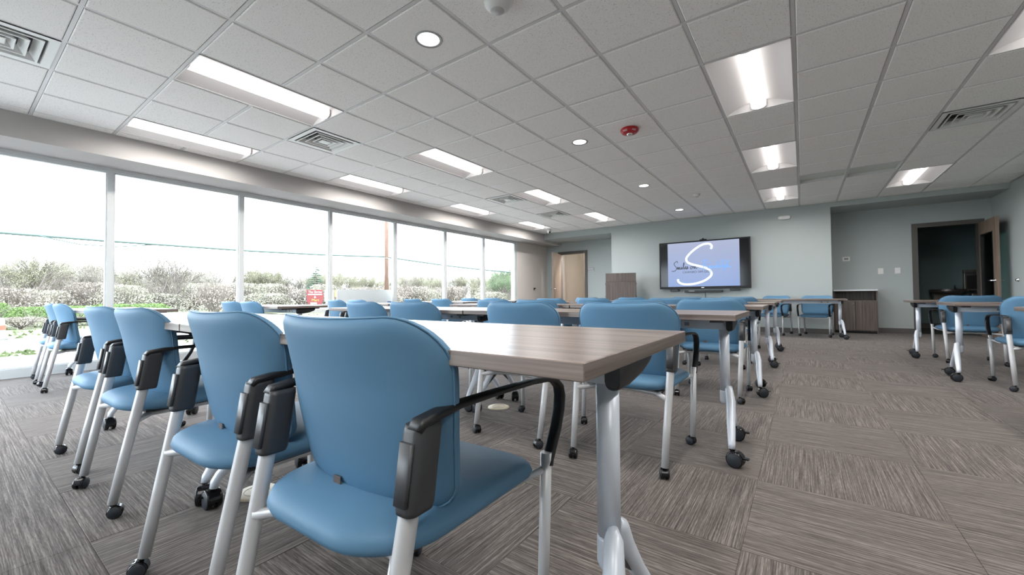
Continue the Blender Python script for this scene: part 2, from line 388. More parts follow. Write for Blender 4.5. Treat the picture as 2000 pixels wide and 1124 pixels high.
# doors ------------------------------------------------------------
def door_frame(x0, x1, h, y, n):
    d = bpy.data.objects.new('door_%d' % n, None); COL.objects.link(d); d.location = ((x0+x1)/2, y, 0); struct(d); hw = (x1-x0)/2
    m = MB(); m.box((-hw-.055, -.025, 0), (-hw+.03, .135, h+.055)); m.box((hw-.03, -.025, 0), (hw+.055, .135, h+.055)); m.box((-hw+.03, -.025, h-.03), (hw-.03, .135, h+.055))
    m.build('door_frame', JAMB, d); return d
d1 = door_frame(LD0, LD1, LDH, YA, 1); d2 = door_frame(RD0, RD1, RDH, YR, 2)
def lever(par, loc, rz, s=1):
    m = MB(); m.lathe([(.026, 0), (.026, .008), (.012, .012), (.012, .05)], 16, axis='y')
    m.tube([(0, .05, 0), (0.01*s, .056, 0), (.12*s, .056, 0)], .009, 8)
    o = m.build('door_handle', CHROME, par, loc); o.rotation_euler = (0, 0, rz); return o
lv = bpy.data.objects.new('door_leaf', None); COL.objects.link(lv); lv.parent = d1; lv.location = (LD0+.03-(LD0+LD1)/2, -.045, 0); lv.rotation_euler = (0, 0, math.radians(-76))
MB().box((0, -.022, .01), (.87, .022, LDH-.03)).build('panel', DOORW, lv, bevel=.002)
lever(lv, (.81, .022, 1.03), 0, -1); lever(lv, (.81, -.022, 1.03), PI, 1)
rv = bpy.data.objects.new('door_leaf', None); COL.objects.link(rv); rv.parent = d2; rv.location = (RD1-.005-(RD0+RD1)/2, -.05, 0); rv.rotation_euler = (0, 0, math.radians(-91))
m = MB(); L, hh = .86, RDH-.03
m.box((0, -.022, .01), (.09, .022, hh)); m.box((L-.15, -.022, .01), (L, .022, hh)); m.box((.09, -.022, hh-.24), (L-.15, .022, hh)); m.box((.09, -.022, .01), (L-.15, .022, .3))
m.build('panel', DOORW, rv)
m = MB()
for a, b in (((.09, -.028, hh-.25), (L-.15, .028, hh-.235)), ((.09, -.028, .295), (L-.15, .028, .31)), ((.085, -.028, .3), (.10, .028, hh-.24)), ((L-.16, -.028, .3), (L-.145, .028, hh-.24))): m.box(a, b)
m.build('glazing_bead', BLACK, rv)
MB().box((.10, -.004, .31), (L-.16, .004, hh-.25)).build('pane', DGLASS, rv)
lever(rv, (L-.07, .022, 1.03), 0, -1); lever(rv, (L-.07, -.022, 1.03), PI, 1)

# ------------------------------------------------------------------ ceiling fixtures
ORD = ['nearest', 'second', 'third', 'farthest']
def troffer(c_, r_, label):
    x0, y0 = (c_+.5)*T, (r_+1)*T
    t = thing('ceiling_light', label, 'light', (x0, y0, H), 0, 'recessed strip lights in the ceiling')
    hx, hy = T/2-.013, T-.013
    def zp(x): return .085*(1-(abs(x)/hx)**2.2)
    n = 20; xs = [-hx+2*hx*i/n for i in range(n+1)]
    m = MB(); m.add([(x, s, zp(x)) for x in xs for s in (-hy, hy)], [(2*i, 2*i+1, 2*i+3, 2*i+2) for i in range(n)], 0, True)
    for s in (-hy+.002, hy-.002):
        m.add([(x, s, zp(x)) for x in xs] + [(hx, s, -.0), (-hx, s, -.0)], [tuple(range(n+3))])
    m.build('reflector', REFL, t)
    m = MB()
    for a, b in (((-hx, -hy, -.001), (-hx+.006, hy, .004)), ((hx-.006, -hy, -.001), (hx, hy, .004)), ((-hx, -hy, -.001), (hx, -hy+.006, .004)), ((-hx, hy-.006, -.001), (hx, hy, .004))): m.box(a, b)
    m.build('frame', REFL, t)
    prof = [(.062*math.cos(PI*i/12), .030-.030*math.sin(PI*i/12)) for i in range(13)]
    prof = [(.062, .08)] + prof + [(-.062, .08)]
    MB().prism([(a, b) for a, b in prof], -hy+.012, hy-.022, mapf=lambda a, b, c: (a, c, b)).build('lens', LENS, t)
    for s in (-hy+.004, hy-.020):
        MB().prism([(a*1.08, b-.003) for a, b in prof], s, s+.010, mapf=lambda a, b, c: (a, c, b)).build('lens_end_cap', REFL, t)
    ld = bpy.data.lights.new('strip_lamp', 'AREA'); ld.shape = 'RECTANGLE'; ld.size = .10; ld.size_y = 2*hy-.06; ld.energy = TROFFER_WATTS; ld.color = (1, .965, .93); ld.spread = math.radians(168)
    lo = bpy.data.objects.new('strip_lamp', ld); COL.objects.link(lo); lo.parent = t; lo.location = (0, 0, -.004)
rown = {-2: 'nearest', 2: 'second', 6: 'third', 10: 'farthest'}
for c_, r_ in LIGHTS:
    if r_ not in rown: lab = 'white recessed strip light behind the viewer, out of the picture'
    else:
        cn = {-6: 'against the bulkhead over the windows', -3: 'in the column one step in from the window bulkhead', 3: 'in the column above the right aisle', 6: 'in the rightmost column by the right wall'}[c_]
        lab = '%s lit strip light of those %s' % (rown[r_], cn)
    if r_ not in rown or (r_ == -2 and c_ in (3, 6)): lab = 'lit strip light out of the picture, %s, %s' % ({-6: 'window column', -3: 'second column', 3: 'aisle column', 6: 'right wall column'}[c_], 'overhead' if r_ == -2 else 'behind the viewer')
    troffer(c_, r_, lab)
def vent(c_, r_, label):
    t = thing('ceiling_vent', label, 'vent', ((c_+.5)*T, (r_+.5)*T, H), 0, 'square air diffusers in the ceiling')
    h = T/2-.013
    def sq(a, z): return [(-a, -a, z), (a, -a, z), (a, a, z), (-a, a, z)]
    m = MB(); m.loft([sq(h, -.002), sq(h-.05, -.002), sq(h-.055, .004), sq(h-.055, .10)], smooth=False, cap=False); m.build('frame', VENTM, t)
    MB().add(sq(h-.05, .09), [(3, 2, 1, 0)]).build('duct', VDARK, t)
    for k, (ao, ai) in enumerate(((.222, .176), (.158, .114), (.098, .058))):
        m = MB(); m.loft([sq(ao, -.004), sq(ao, -.009), sq(ao-.010, -.009), sq(ai, .040), sq(ai, .046)], smooth=False, cap=False)
        m.loft([sq(ao, -.006), sq(ai, .046)], smooth=False, cap=False)
        m.build('louver', VENTM, t)
    m = MB(); m.loft([sq(.055, -.004), sq(.05, -.009)], smooth=False); m.loft([sq(.006, -.004), sq(.006, .09)], smooth=False)
    m.build('core_plate', VENTM, t)
for v, l in zip(VENTS, ['square louvred ceiling vent at the far left near the picture edge', 'square louvred ceiling vent between the two left strip light columns, second nearest', 'square ceiling vent right before the last window bays, third from near',
                        'square ceiling vent nearest the far left door', 'wide louvred ceiling vent above the right tables']): vent(*v, l)
for v, l in zip(PANELS, ['recessed pale ceiling panel beside the strip light column over the aisle', 'recessed pale ceiling panel next to the far right strip light']):
    t = thing('ceiling_panel', l, 'ceiling panel', ((v[0]+.5)*T, (v[1]+.5)*T, H), 0); h = T/2-.013
    m = MB(); m.add([(-h,-h,.0),(h,-h,.0),(h,h,.0),(-h,h,.0),(-h,-h,.055),(h,-h,.055),(h,h,.055),(-h,h,.055)], [(0,1,5,4),(1,2,6,5),(2,3,7,6),(3,0,4,7)]); m.build('surround', GRID, t)
    MB().box((-h, -h, .05), (h, h, .056)).build('panel', mat('pale_panel', (.62, .65, .60), .6), t)
for k, r_ in enumerate((-1, 3, 7, 11)):
    t = thing('downlight', '%s round recessed downlight in the row over the middle tables' % ORD[k], 'light', (.5*T-.005, (r_+.5)*T, H), 0, 'round downlights')
    MB().lathe([(.082, .0), (.09, -.001), (.098, -.004), (.10, 0)], 32, cap=False).build('trim_ring', mat('dull_ring', (.35, .36, .36), .3, .6), t)
    m = MB(); m.lathe([(.083, -.002), (.079, .02), (.065, .05)], 32, cap=False); m.build('reflector_cone', REFL, t)
    m = MB(); m.lathe([(.0765, -.0008), (.0765, .002)], 32); m.build('lens', DLENS, t)
def lathe_thing(name, label, cat, loc, prof, m, n=28): 
    t = thing(name, label, cat, loc); MB().lathe(prof, n).build('body', m, t); return t
t = thing('occupancy_sensor', 'white domed occupancy sensor at the top edge near the first downlight', 'sensor', (1.52*T, -.5*T, H)); MB().lathe([(.085, 0), (.085, -.012), (.075, -.03), (.045, -.055)], 32).build('body', WHITE, t); MB().lathe([(.043, -.0545), (.03, -.062), (.0, -.064)], 24, cap=False).build('sensor_window', mat('sensor_grey', (.5, .5, .5), .4), t)
t = thing('occupancy_sensor', 'small white ceiling sensor far off before the television wall', 'sensor', (1.47*T, 9.45*T, H)); MB().lathe([(.06, 0), (.06, -.012), (.05, -.025), (.03, -.045)], 28).build('body', WHITE, t); MB().lathe([(.029, -.0445), (.02, -.05), (.0, -.052)], 20, cap=False).build('sensor_window', mat('sensor_grey', (.5, .5, .5), .4), t)
# fire strobe
t = thing('fire_strobe', 'red round fire alarm strobe on the ceiling lettered FIRE', 'alarm', (1.51*T, 3.47*T, H))
MB().lathe([(.092, 0), (.098, -.012), (.096, -.03), (.080, -.048), (.045, -.056), (.0, -.057)], 32, cap=False).build('body', RED, t)
MB().lathe([(.032, -.055), (.032, -.062), (.018, -.074), (0, -.076)], 20, cap=False).build('strobe_lens', CHROME, t)
dirc = Vector((CAM_POS.x-1.51*T, CAM_POS.y-3.47*T, 0)).normalized(); ang = math.atan2(dirc.y, dirc.x)
# FIRE on the rim, read from below with letters upside toward the ceiling
wm = mat('white_print', (.8, .8, .8), .5)
for off, txt, sz in ((.55, 'FIRE', .026), (-.55, 'FIRE', .026)):
    a = ang+off; nrm = Vector((math.cos(a)*.72, math.sin(a)*.72, -.69)).normalized(); tx = Vector((-math.sin(a), math.cos(a), 0)); ty = nrm.cross(tx)
    me = text_mesh(txt, sz); me.materials.clear(); me.materials.append(wm)
    o = link('lettering', me, t); p = Vector((math.cos(a)*.0895, math.sin(a)*.0895, -.0405))
    o.matrix_local = Matrix.Translation(p) @ Matrix((tx, ty, nrm)).transposed().to_4x4()
# dome camera
t = thing('security_camera', 'small white security camera on the ceiling before the left alcove', 'camera', (-5.39*T, 12.35*T, H))
MB().lathe([(.055, 0), (.055, -.03), (.05, -.04), (.05, -.05)], 24).build('mount', WHITE, t)
m = MB(); m.lathe([(.0, -.105), (.03, -.098), (.046, -.078), (.05, -.05)], 24, cap=False); m.build('dome', WHITE, t)
m = MB(); m.lathe([(.026, 0), (.026, .03), (.0, .031)], 20, axis='x'); o = m.build('lens', BLACK, t, (.024, -.02, -.075)); o.rotation_euler = (0, .35, math.radians(-40))

# ------------------------------------------------------------------ wall fittings
t = thing('emergency_light', 'white oval emergency light high on the wall right of the television', 'light', (2.165, YF, 2.46))
m = MB(); cushion(m, [(a, b) for a, b in rrect(.235, .088, .043, 6)], (0, 0), .07, 4, lambda a, b, c: (a, -c-.02 if c > 0 else -.002, b)); m.build('housing', WHITE, t)
MB().box((-.07, -.0485, -.012), (.07, -.046, .012)).build('led_window', mat('led_window_grey', (.62, .62, .6), .3), t)
def plate(name, label, cat, loc, w, h, m, extra=None):
    t = thing(name, label, cat, loc); MB().box((-w/2, -.008, -h/2), (w/2, 0, h/2)).build('plate', m, t, bevel=.002)
    return t
t = plate('thermostat', 'white thermostat with a grey display in the right recess', 'thermostat', (3.235, YR, 1.57), .125, .09, WHITE); MB().box((-.035, -.011, -.018), (.035, -.007, .022)).build('display', mat('lcd', (.25, .27, .25), .3), t)
for x, l in ((3.785, 'white wall switch plate in the recess, left of the pair'), (4.045, 'white wall switch plate in the recess, nearest the doorway')):
    t = plate('light_switch', l, 'switch', (x, YR, 1.285), .085, .12, WHITE); MB().box((-.012, -.012, -.02), (.012, -.007, .02)).build('toggle', WHITE, t)
t = plate('room_sign', 'grey room name plaque beside the left doorway', 'sign', (-2.79, YA, 1.615), .24, .135, GREYP)
gm = mat('plaque_print', (.55, .56, .57), .5)
for z0, z1, x0, x1 in ((.01, .04, -.095, -.03), (.01, .04, -.015, .06), (-.05, -.03, -.09, .09)): MB().box((x0, -.0095, z0), (x1, -.0075, z1)).build('raised_print', gm, t)
t = thing('door_stop', 'small dark door holder on the left wall beyond the windows', 'door stop', (-4.36, 8.41, 1.06)); MB().lathe([(.03, 0), (.03, .012), (.014, .016), (.014, .05), (.02, .055)], 16, axis='x').build('bumper', BLACK, t); MB().box((0, -.012, -.06), (.01, .012, -.025)).build('foot_plate', BLACK, t)
t = thing('door_stop', 'round steel door bumper on the right wall near the open door', 'door stop', (XR, 7.96, 1.026)); MB().lathe([(.032, 0), (.032, -.012), (.02, -.02), (.02, -.035)], 18, axis='x').build('bumper', CHROME, t); MB().lathe([(.02, -.0345), (.0, -.038)], 18, axis='x', cap=False).build('rubber_tip', BLACK, t)

# television
TX0, TX1, TZ0, TZ1 = -.43, 1.535, .965, 2.105; tcx = (TX0+TX1)/2; tcz = (TZ0+TZ1)/2
tv = thing('television', 'large black wall television showing a lavender slide with a white S', 'television', (tcx, YF-.021, tcz))
W2, H2 = (TX1-TX0)/2, (TZ1-TZ0)/2
MB().box((-W2+.25, -.03, -.3), (W2-.25, .021, .3)).build('wall_bracket', BLACK, tv)
MB().box((-W2, -.085, -H2), (W2, -.03, H2)).build('casing', BLACK, tv, bevel=.006)
BEZ = mat('bezel_grey', (.018, .018, .018), .45, spec=.25)
m = MB(); m.box((-W2, -.092, H2-.028), (W2, -.084, H2)); m.box((-W2, -.092, -H2), (W2, -.084, -H2+.055)); m.box((-W2, -.092, -H2+.055), (-W2+.028, -.084, H2-.028)); m.box((W2-.028, -.092, -H2+.055), (W2, -.084, H2-.028)); m.build('bezel', BEZ, tv)
SY = -.0865
MB().box((-W2+.028, SY, -H2+.055), (W2-.028, -.084, H2-.028)).build('screen', mat('dark_screen', (.012, .013, .014), .12, spec=.3), tv)
# the slide: lit image with a soft vertical blend
sm = mat('lit_slide', (.02, .02, .02), .2, spec=.15); tt = sm.node_tree; b_ = tt.nodes['Principled BSDF']
c1 = tt.nodes.new('ShaderNodeTexCoord'); sp = tt.nodes.new('ShaderNodeSeparateXYZ'); rp = tt.nodes.new('ShaderNodeValToRGB'); mr = tt.nodes.new('ShaderNodeMapRange')
mr.inputs['From Min'].default_value = -.5; mr.inputs['From Max'].default_value = .5
rp.color_ramp.elements[0].color = (.22, .31, .56, 1); rp.color_ramp.elements[1].color = (.36, .40, .55, 1)
tt.links.new(c1.outputs['Object'], sp.inputs[0]); tt.links.new(sp.outputs['Z'], mr.inputs['Value']); tt.links.new(mr.outputs[0], rp.inputs['Fac']); tt.links.new(rp.outputs['Color'], b_.inputs['Emission Color']); b_.inputs['Emission Strength'].default_value = .26
sx0, sx1 = -W2+.20, W2-.215
slide = MB().box((sx0, SY-.001, -H2+.056), (sx1, SY, H2-.03)).build('slide', sm, tv)
EMW = mat('lit_white_stroke', (.1, .1, .1), .3, emit=(.66, .78, .86), estr=.33)
EMK = mat('dark_ink', (.01, .01, .012), .4, emit=(.03, .035, .05), estr=.05)
EMB = mat('lit_blue_ink', (.03, .06, .1), .4, emit=(.13, .33, .78), estr=.30)
scx = (sx0+sx1)/2; SW = sx1-sx0; SH = 2*H2-.086
def stroke(name, pts, r, m, y, n=4, sub=8):
    # smooth polyline on the slide; pts in slide fractions (0..1, 0..1 from lower left)
    P = [Vector((sx0+SW*a, 0, -H2+.056+SH*b)) for a, b in pts]; out = []
    for i in range(len(P)-1):
        p0, p1, p2, p3 = P[max(i-1, 0)], P[i], P[i+1], P[min(i+2, len(P)-1)]
        for k in range(sub):
            t_ = k/sub; out.append(.5*((2*p1)+(p2-p0)*t_+(2*p0-5*p1+4*p2-p3)*t_*t_+(3*p1-p0-3*p2+p3)*t_**3))
    out.append(P[-1]); k = len(out)
    L_, R_ = [], []
    for i in range(k):
        d = out[min(i+1, k-1)]-out[max(i-1, 0)]; d.normalize(); nn = Vector((-d.z, 0, d.x))
        rr = (r(i/(k-1)) if callable(r) else r)
        L_.append(out[i]+nn*rr+Vector((0, y, 0))); R_.append(out[i]-nn*rr+Vector((0, y, 0)))
    mb = MB(); mb.add(L_+R_, [(i, i+1, k+i+1, k+i) for i in range(k-1)]); return mb.build(name, m, slide, fix=False)
stroke('big_letter', [(.625, .82), (.637, .88), (.615, .93), (.57, .945), (.50, .925), (.41, .85), (.33, .75), (.285, .67), (.275, .61), (.30, .545), (.38, .49), (.47, .45), (.56, .40), (.61, .34), (.628, .27), (.60, .20), (.52, .12), (.40, .065), (.28, .05), (.20, .07), (.155, .12), (.15, .175)], .0245, EMW, SY-.0022)
YT = SY-.0034
# "Smiles on" in dark script, "Randolph" in blue script (single-stroke handwriting)
def script(name, strokes, x0, s, m, r=.0065):
    for st in strokes: stroke(name, [(x0+a*s, .42+b*s*1.5) for a, b in st], r, m, YT, sub=6)
S_ = [(.35, .42), (.33, .55), (.2, .5), (.1, .35), (.17, .2), (.27, .05), (.2, -.15), (.02, -.22), (-.08, -.17)]
mm = [(.30, -.05), (.36, .1), (.37, -.08), (.43, .1), (.46, -.08), (.53, .1), (.55, -.07), (.62, -.05)]
ii = [(.62, -.05), (.66, .1), (.67, -.06), (.72, -.04)]; iid = [(.675, .2), (.68, .215)]
ll = [(.72, -.04), (.84, .3), (.83, .42), (.79, .3), (.79, -.06), (.86, -.02)]
ee = [(.86, -.02), (.95, .06), (.93, .12), (.89, .05), (.91, -.06), (1.0, -.02)]
s_ = [(1.0, -.02), (1.07, .12), (1.10, 0), (1.05, -.07), (1.0, -.05), (1.16, -.0)]
script('dark_script', [S_, mm, ii, iid, ll, ee, s_], .075, .2, EMK)
oo = [(.1, .1), (0, .06), (.0, -.06), (.1, -.06), (.14, .06), (.08, .1), (.22, .06)]
nn_ = [(.22, .06), (.25, .1), (.26, -.07), (.34, .1), (.37, -.05), (.46, -.02), (.5, .0)]
script('dark_script', [oo, nn_], .335, .2, EMK)
R1 = [(.1, .5), (.07, .2), (.02, -.1)]; R2 = [(-.1, .4), (.1, .52), (.32, .48), (.34, .32), (.12, .2), (.26, .05), (.40, -.1)]
an = [(.52, .1), (.42, .05), (.43, -.07), (.52, .06), (.54, -.06), (.6, 0), (.63, .1), (.65, -.07), (.73, .1), (.77, -.06), (.84, -.02)]
dd = [(.96, .1), (.86, .06), (.86, -.06), (.95, .0), (1.04, .45), (.98, -.05), (1.06, -.02)]
ol = [(1.14, .1), (1.06, .05), (1.08, -.07), (1.17, .0), (1.14, .1), (1.2, .06), (1.36, .42), (1.3, .45), (1.25, -.05), (1.33, -.02)]
pp = [(1.33, -.02), (1.42, .12), (1.32, -.3), (1.42, .1), (1.5, .05), (1.42, -.06), (1.52, .0)]
hh_ = [(1.52, 0), (1.66, .4), (1.6, .42), (1.56, -.07), (1.64, .08), (1.68, -.05), (1.84, .0)]
script('blue_script', [R1, R2, an, dd, ol, pp, hh_], .51, .21, EMB)
o = lettering('lettering', 'CHANBO SIM DDS', .072, mat('slate_ink', (.015, .015, .02), .4, emit=(.05, .07, .12), estr=.15), slide, (sx0+SW*.42, YT, -H2+.056+SH*.325), (PI/2, 0, 0), 1.05)
MB().box((-.03, -.0935, -H2+.02), (.03, -.0915, -H2+.036)).build('badge', mat('badge_silver', (.6, .6, .6), .3, .5), tv)
t = thing('webcam', 'small black webcam sitting on top of the television', 'webcam', (tcx+.02, YF-.08, TZ1+.001)); MB().box((-.075, -.02, 0), (.075, .02, .026)).build('body', BLACK, t, bevel=.006); MB().lathe([(.02, 0), (.02, -.02), (.0, -.021)], 16, axis='y', c=(0, -.018, .03)).build('lens', BLACK, t); MB().box((-.02, -.03, -.001), (.02, .03, .002)).build('clip', BLACK, t)
t = thing('soundbar', 'black soundbar mounted below the television', 'soundbar', (tcx+.0, YF, TZ0-.06)); MB().box((-.41, -.13, -.028), (.41, -.03, .022)).build('body', BLACK, t, bevel=.006); MB().box((-.2, -.03, -.02), (.2, 0, .02)).build('bracket', BLACK, t); MB().box((-.31, -.1325, .0), (-.18, -.1295, .016)).build('control_strip', mat('strip_grey', (.35, .35, .36), .4), t)
for dx, l in ((-.64, 'small black box under the left corner of the television'), (.66, 'small black box under the right corner of the television')):
    t = thing('wall_speaker', l, 'speaker', (tcx+dx, YF, TZ0-.03)); MB().box((-.1, -.1, -.022), (.1, 0, .016)).build('body', BLACK, t, bevel=.004); MB().box((-.085, -.102, -.014), (.085, -.0995, .008)).build('grille', SLEEVE, t)
m = MB(); m.tube([(tcx+.03, YF-.012, TZ0-.08), (tcx+.035, YF-.008, .6), (tcx+.03, YF-.008, .3), (tcx+.03, YF-.008, .12)], .005, 6)
tag(m.build('power_cord', BLACK), 'thin black cord hanging down the wall below the television', 'cord')

# lectern
t = thing('lectern', 'tall brown wood-grain lectern standing left of the television', 'lectern', (-1.265, 7.62, 0), math.radians(19))
MB().box((-.365, -.25, .06), (.365, .22, 1.16)).build('cabinet_body', WOODV, t, bevel=.003)
m = MB(); m.prism([(-.25, 1.163), (.22, 1.163), (.22, 1.31), (-.25, 1.372)], -.36, .36, mapf=lambda a, b, c: (c, a, b)); m.build('sloped_top', WOODV, t, fix=True)
MB().box((-.35, -.256, .1), (.35, -.25, 1.15)).build('front_panel', WOODV, t)
MB().box((-.33, -.2, 0), (.33, .25, .06)).build('plinth', BLACK, t)
for s in (-.372, .366):
    for z in (1.09, .78): MB().box((s, -.22, z), (s+.008, -.18, z+.035)).build('latch', BLACK, t)
# low cabinet in the recess
t = thing('storage_cabinet', 'low brown cabinet with a white counter in the right recess', 'cabinet', (3.335, 8.86, 0))
cw = .355; m = MB(); m.box((-cw, -.17, .0), (-cw+.02, .17, .875)); m.box((cw-.02, -.17, 0), (cw, .17, .875)); m.box((-cw+.02, .15, .05), (cw-.02, .17, .875)); m.box((-cw+.02, -.165, .66), (cw-.02, .15, .68)); m.box((-cw+.02, -.16, .04), (cw-.02, .15, .06)); m.build('carcass', WOODV, t)
for s in (0, 1):
    x0 = -cw+.023+s*.335; d = MB().box((x0, -.188, .06), (x0+.33, -.17, .665)).build('door', WOODV, t, bevel=.002)
    if s == 0: MB().lathe([(.012, -.188), (.012, -.2), (0, -.201)], 12, axis='y', c=(x0+.30, 0, .60)).build('knob', CHROME, d)
MB().box((-cw+.005, -.2, .875), (cw-.0, .175, .905)).build('counter', COUNTER, t, bevel=.003)
MB().box((-cw+.02, -.14, 0), (cw-.02, .12, .04)).build('plinth', BLACK, t)

# bottle filler and fountains in the dark room
t = thing('bottle_filler', 'dark steel bottle filling station on the wall of the dark room', 'water fountain', (5.58, 11.0, 0))
MB().box((-.2, -.13, .86), (.26, 0, 1.33)).build('housing', DSTEEL, t, bevel=.006)
MB().box((-.2, -.135, 1.24), (.26, -.128, 1.29)).build('trim_band', STEEL, t)
MB().box((-.17, -.134, .9), (.23, -.129, 1.2)).build('niche', mat('niche_dark', (.09, .085, .08), .25, .6), t)
m = MB(); m.tube([(.03+a, -.137, 1.02+b) for a, b in ((-.04, -.07), (.04, -.07), (.04, .03), (.02, .06), (.02, .09), (-.02, .09), (-.02, .06), (-.04, .03))], .004, 6, closed=True); m.build('bottle_emblem', STEEL, t)
m = MB(); m.lathe([(.0, .80), (.16, .80), (.215, .84), (.215, .875), (.18, .878), (.15, .86), (0, .85)], 24, c=(.05, -.27, 0)); m.build('basin', STEEL, t)
MB().box((-.12, -.25, .62), (.22, -.02, .82)).build('chiller', DSTEEL, t, bevel=.01)
t = thing('drinking_fountain', 'dark wall fountain with a wide basin left of the bottle filler', 'water fountain', (5.03, 11.0, 0))
m = MB(); m.lathe([(.0, .79), (.2, .79), (.29, .84), (.295, .89), (.26, .895), (.22, .87), (0, .86)], 24, c=(.05, -.28, 0)); m.build('basin', DSTEEL, t)
MB().lathe([(.295, .889), (.297, .898), (.27, .899)], 24, c=(.05, -.28, 0), cap=False).build('rim', STEEL, t)
m = MB(); m.tube([(.2, -.12, .87), (.2, -.14, .96), (.19, -.19, .985), (.18, -.22, .97)], .014, 8); m.build('spout', CHROME, t)
MB().box((-.16, -.24, .48), (.26, -.01, .80)).build('chiller', DSTEEL, t, bevel=.01)
MB().box((-.16, -.012, .48), (.2, 0, .9)).build('back_plate', DSTEEL, t)

# ------------------------------------------------------------------ chair prototype (faces +y)
def caster(par, x, y, R_, wth, gap, stem_z, lever_=False, rot=0.):
    """twin wheel caster; origin on the floor under the stem"""
    m = MB(); off = -R_*.45
    ys = R_*.45
    m.lathe([(R_*.30, R_*2.05), (R_*.30, stem_z)], 10)
    hood = []
    for k in range(13):
        a = math.radians(-8+k*(188/12)); hood.append((a, ))
    rings = []
    for (a,) in hood:
        c_, s_ = math.cos(a), math.sin(a); ro, ri = R_*1.06, R_*.72
        rings.append([(-gap/2-wth*.45, off+ri*c_, R_+ri*s_), (gap/2+wth*.45, off+ri*c_, R_+ri*s_), (gap/2+wth*.55, off+ro*c_, R_+ro*s_), (-gap/2-wth*.55, off+ro*c_, R_+ro*s_)])
    m.loft(rings, 0, False)
    m.box((-gap/2, off-R_*.5, R_*.5), (gap/2, off+R_*.6, R_*2.0))
    o = m.build('caster', CBLACK, par, (x, y, 0)); o.rotation_euler = (0, 0, rot)
    for s in (-1, 1):
        xa = s*(gap/2+.0005); xb = s*(gap/2+wth)
        lo, hi = min(xa, xb), max(xa, xb)
        wm_ = MB(); wm_.lathe([(R_*.9, lo), (R_, lo+wth*.15), (R_, hi-wth*.15), (R_*.92, hi)], 18, axis='x', c=(0, off, R_))
        wm_.lathe([(R_*.86, 0), (R_*.78, s*.002), (0, s*.0022)], 18, axis='x', c=(s*(gap/2+wth), off, R_), mi=1, cap=False)
        wm_.build('wheel', [CBLACK, CFACE], o)
    if lever_:
        l = MB(); l.box((-gap*.9, off-R_*1.55, R_*1.25), (gap*.9, off-R_*.8, R_*1.42)); l.build('brake_lever', CBLACK, o)
    return o

CH = thing('armchair', 'blue', 'chair', (0, 0, -50))
zc = [(.41, -.108), (.44, -.112), (.50, -.125), (.58, -.142), (.66, -.155), (.73, -.172), (.80, -.196), (.83, -.205)]
def back_f(a, b, t_):
    yb = lerp_tab(zc, b) - .012 + .066*(abs(a)/.26)**2.2 + .028
    return (a, yb + t_, b)
def back_outline():
    pts = []; zb, zt2 = .418, .790
    def hw(z): return lerp_tab([(.42, .234), (.5, .243), (.6, .254), (.7, .264), (.81, .268)], z)
    rt, rb = .095, .06
    for k in range(9):
        a = k/8*PI/2; pts.append((hw(zt2-rt)-rt+rt*math.cos(a), zt2-rt+rt*math.sin(a)))
    for k in range(1, 8): pts.append(((hw(zt2)-rt)*(1-k/4), zt2-.005*math.sin(PI*k/8)))
    for k in range(9):
        a = PI/2+k/8*PI/2; pts.append((-hw(zt2-rt)+rt+rt*math.cos(a), zt2-rt+rt*math.sin(a)))
    for k in range(1, 7): z = (zt2-rt)+(zb+rb-zt2+rt)*k/7; pts.append((-hw(z), z))
    for k in range(7):
        a = PI+k/6*PI/2; pts.append((-hw(zb+rb)+rb+rb*math.cos(a), zb+rb+rb*math.sin(a)))
    for k in range(1, 6): pts.append((-(hw(zb)-rb)*(1-k/3), zb-.006*math.sin(PI*k/6)))
    for k in range(7):
        a = 1.5*PI+k/6*PI/2; pts.append((hw(zb+rb)-rb+rb*math.cos(a), zb+rb+rb*math.sin(a)))
    for k in range(1, 7): z = (zb+rb)+(zt2-rt-zb-rb)*k/7; pts.append((hw(z), z))
    return pts
bo = back_outline()
m = cushion(MB(), bo, (0, .63), .056, 10, back_f, (.15, .3, .45, .6, .75, .86, .92, .96, .98, .993, 1.)); m.build('backrest', VINYL, CH, fix=True)
m = MB(); m.tube([Vector(back_f(a*.998, .63+(b-.63)*.998, -.008)) for a, b in bo], .0024, 6, closed=True); m.build('piping', VINYLD, CH)
def seat_f(a, b, t_):
    z = .398 + t_ + (.004 if t_ > 0 else 0)*(1-(a/.24)**2) - .012*max(0, (b-.1)/.17)**2
    return (a, b, z)
so = []
for cx_, cy_, r_, a0, n_ in ((.235-.06, .272-.06, .06, 0, 7), (-.235+.06, .272-.06, .06, PI/2, 7), (-.235+.15, -.225+.15, .15, PI, 10), (.235-.15, -.225+.15, .15, 1.5*PI, 10)):
    for k in range(n_+1): a = a0+PI/2*k/n_; so.append((cx_+r_*math.cos(a), cy_+r_*math.sin(a)))
m = cushion(MB(), so, (0, .02), .068, 7, seat_f); m.build('seat', VINYL, CH, fix=True)
m = MB(); m.box((-.2, -.15, .366), (.2, .24, .378)); m.build('seat_pan', BLACK, CH, bevel=.004)
m = MB(); m.box((-.012, 0, -.011), (.012, .002, .011)); o = m.build('tag', mat('tag_brown', (.09, .07, .065), .6), CH, (-.03, lerp_tab(zc, .440)-.015, .440)); 
leg_pts = lambda s: [(s*.226, -.250, .052), (s*.230, -.214, .24), (s*.236, -.166, .48), (s*.238, -.150, .585)]
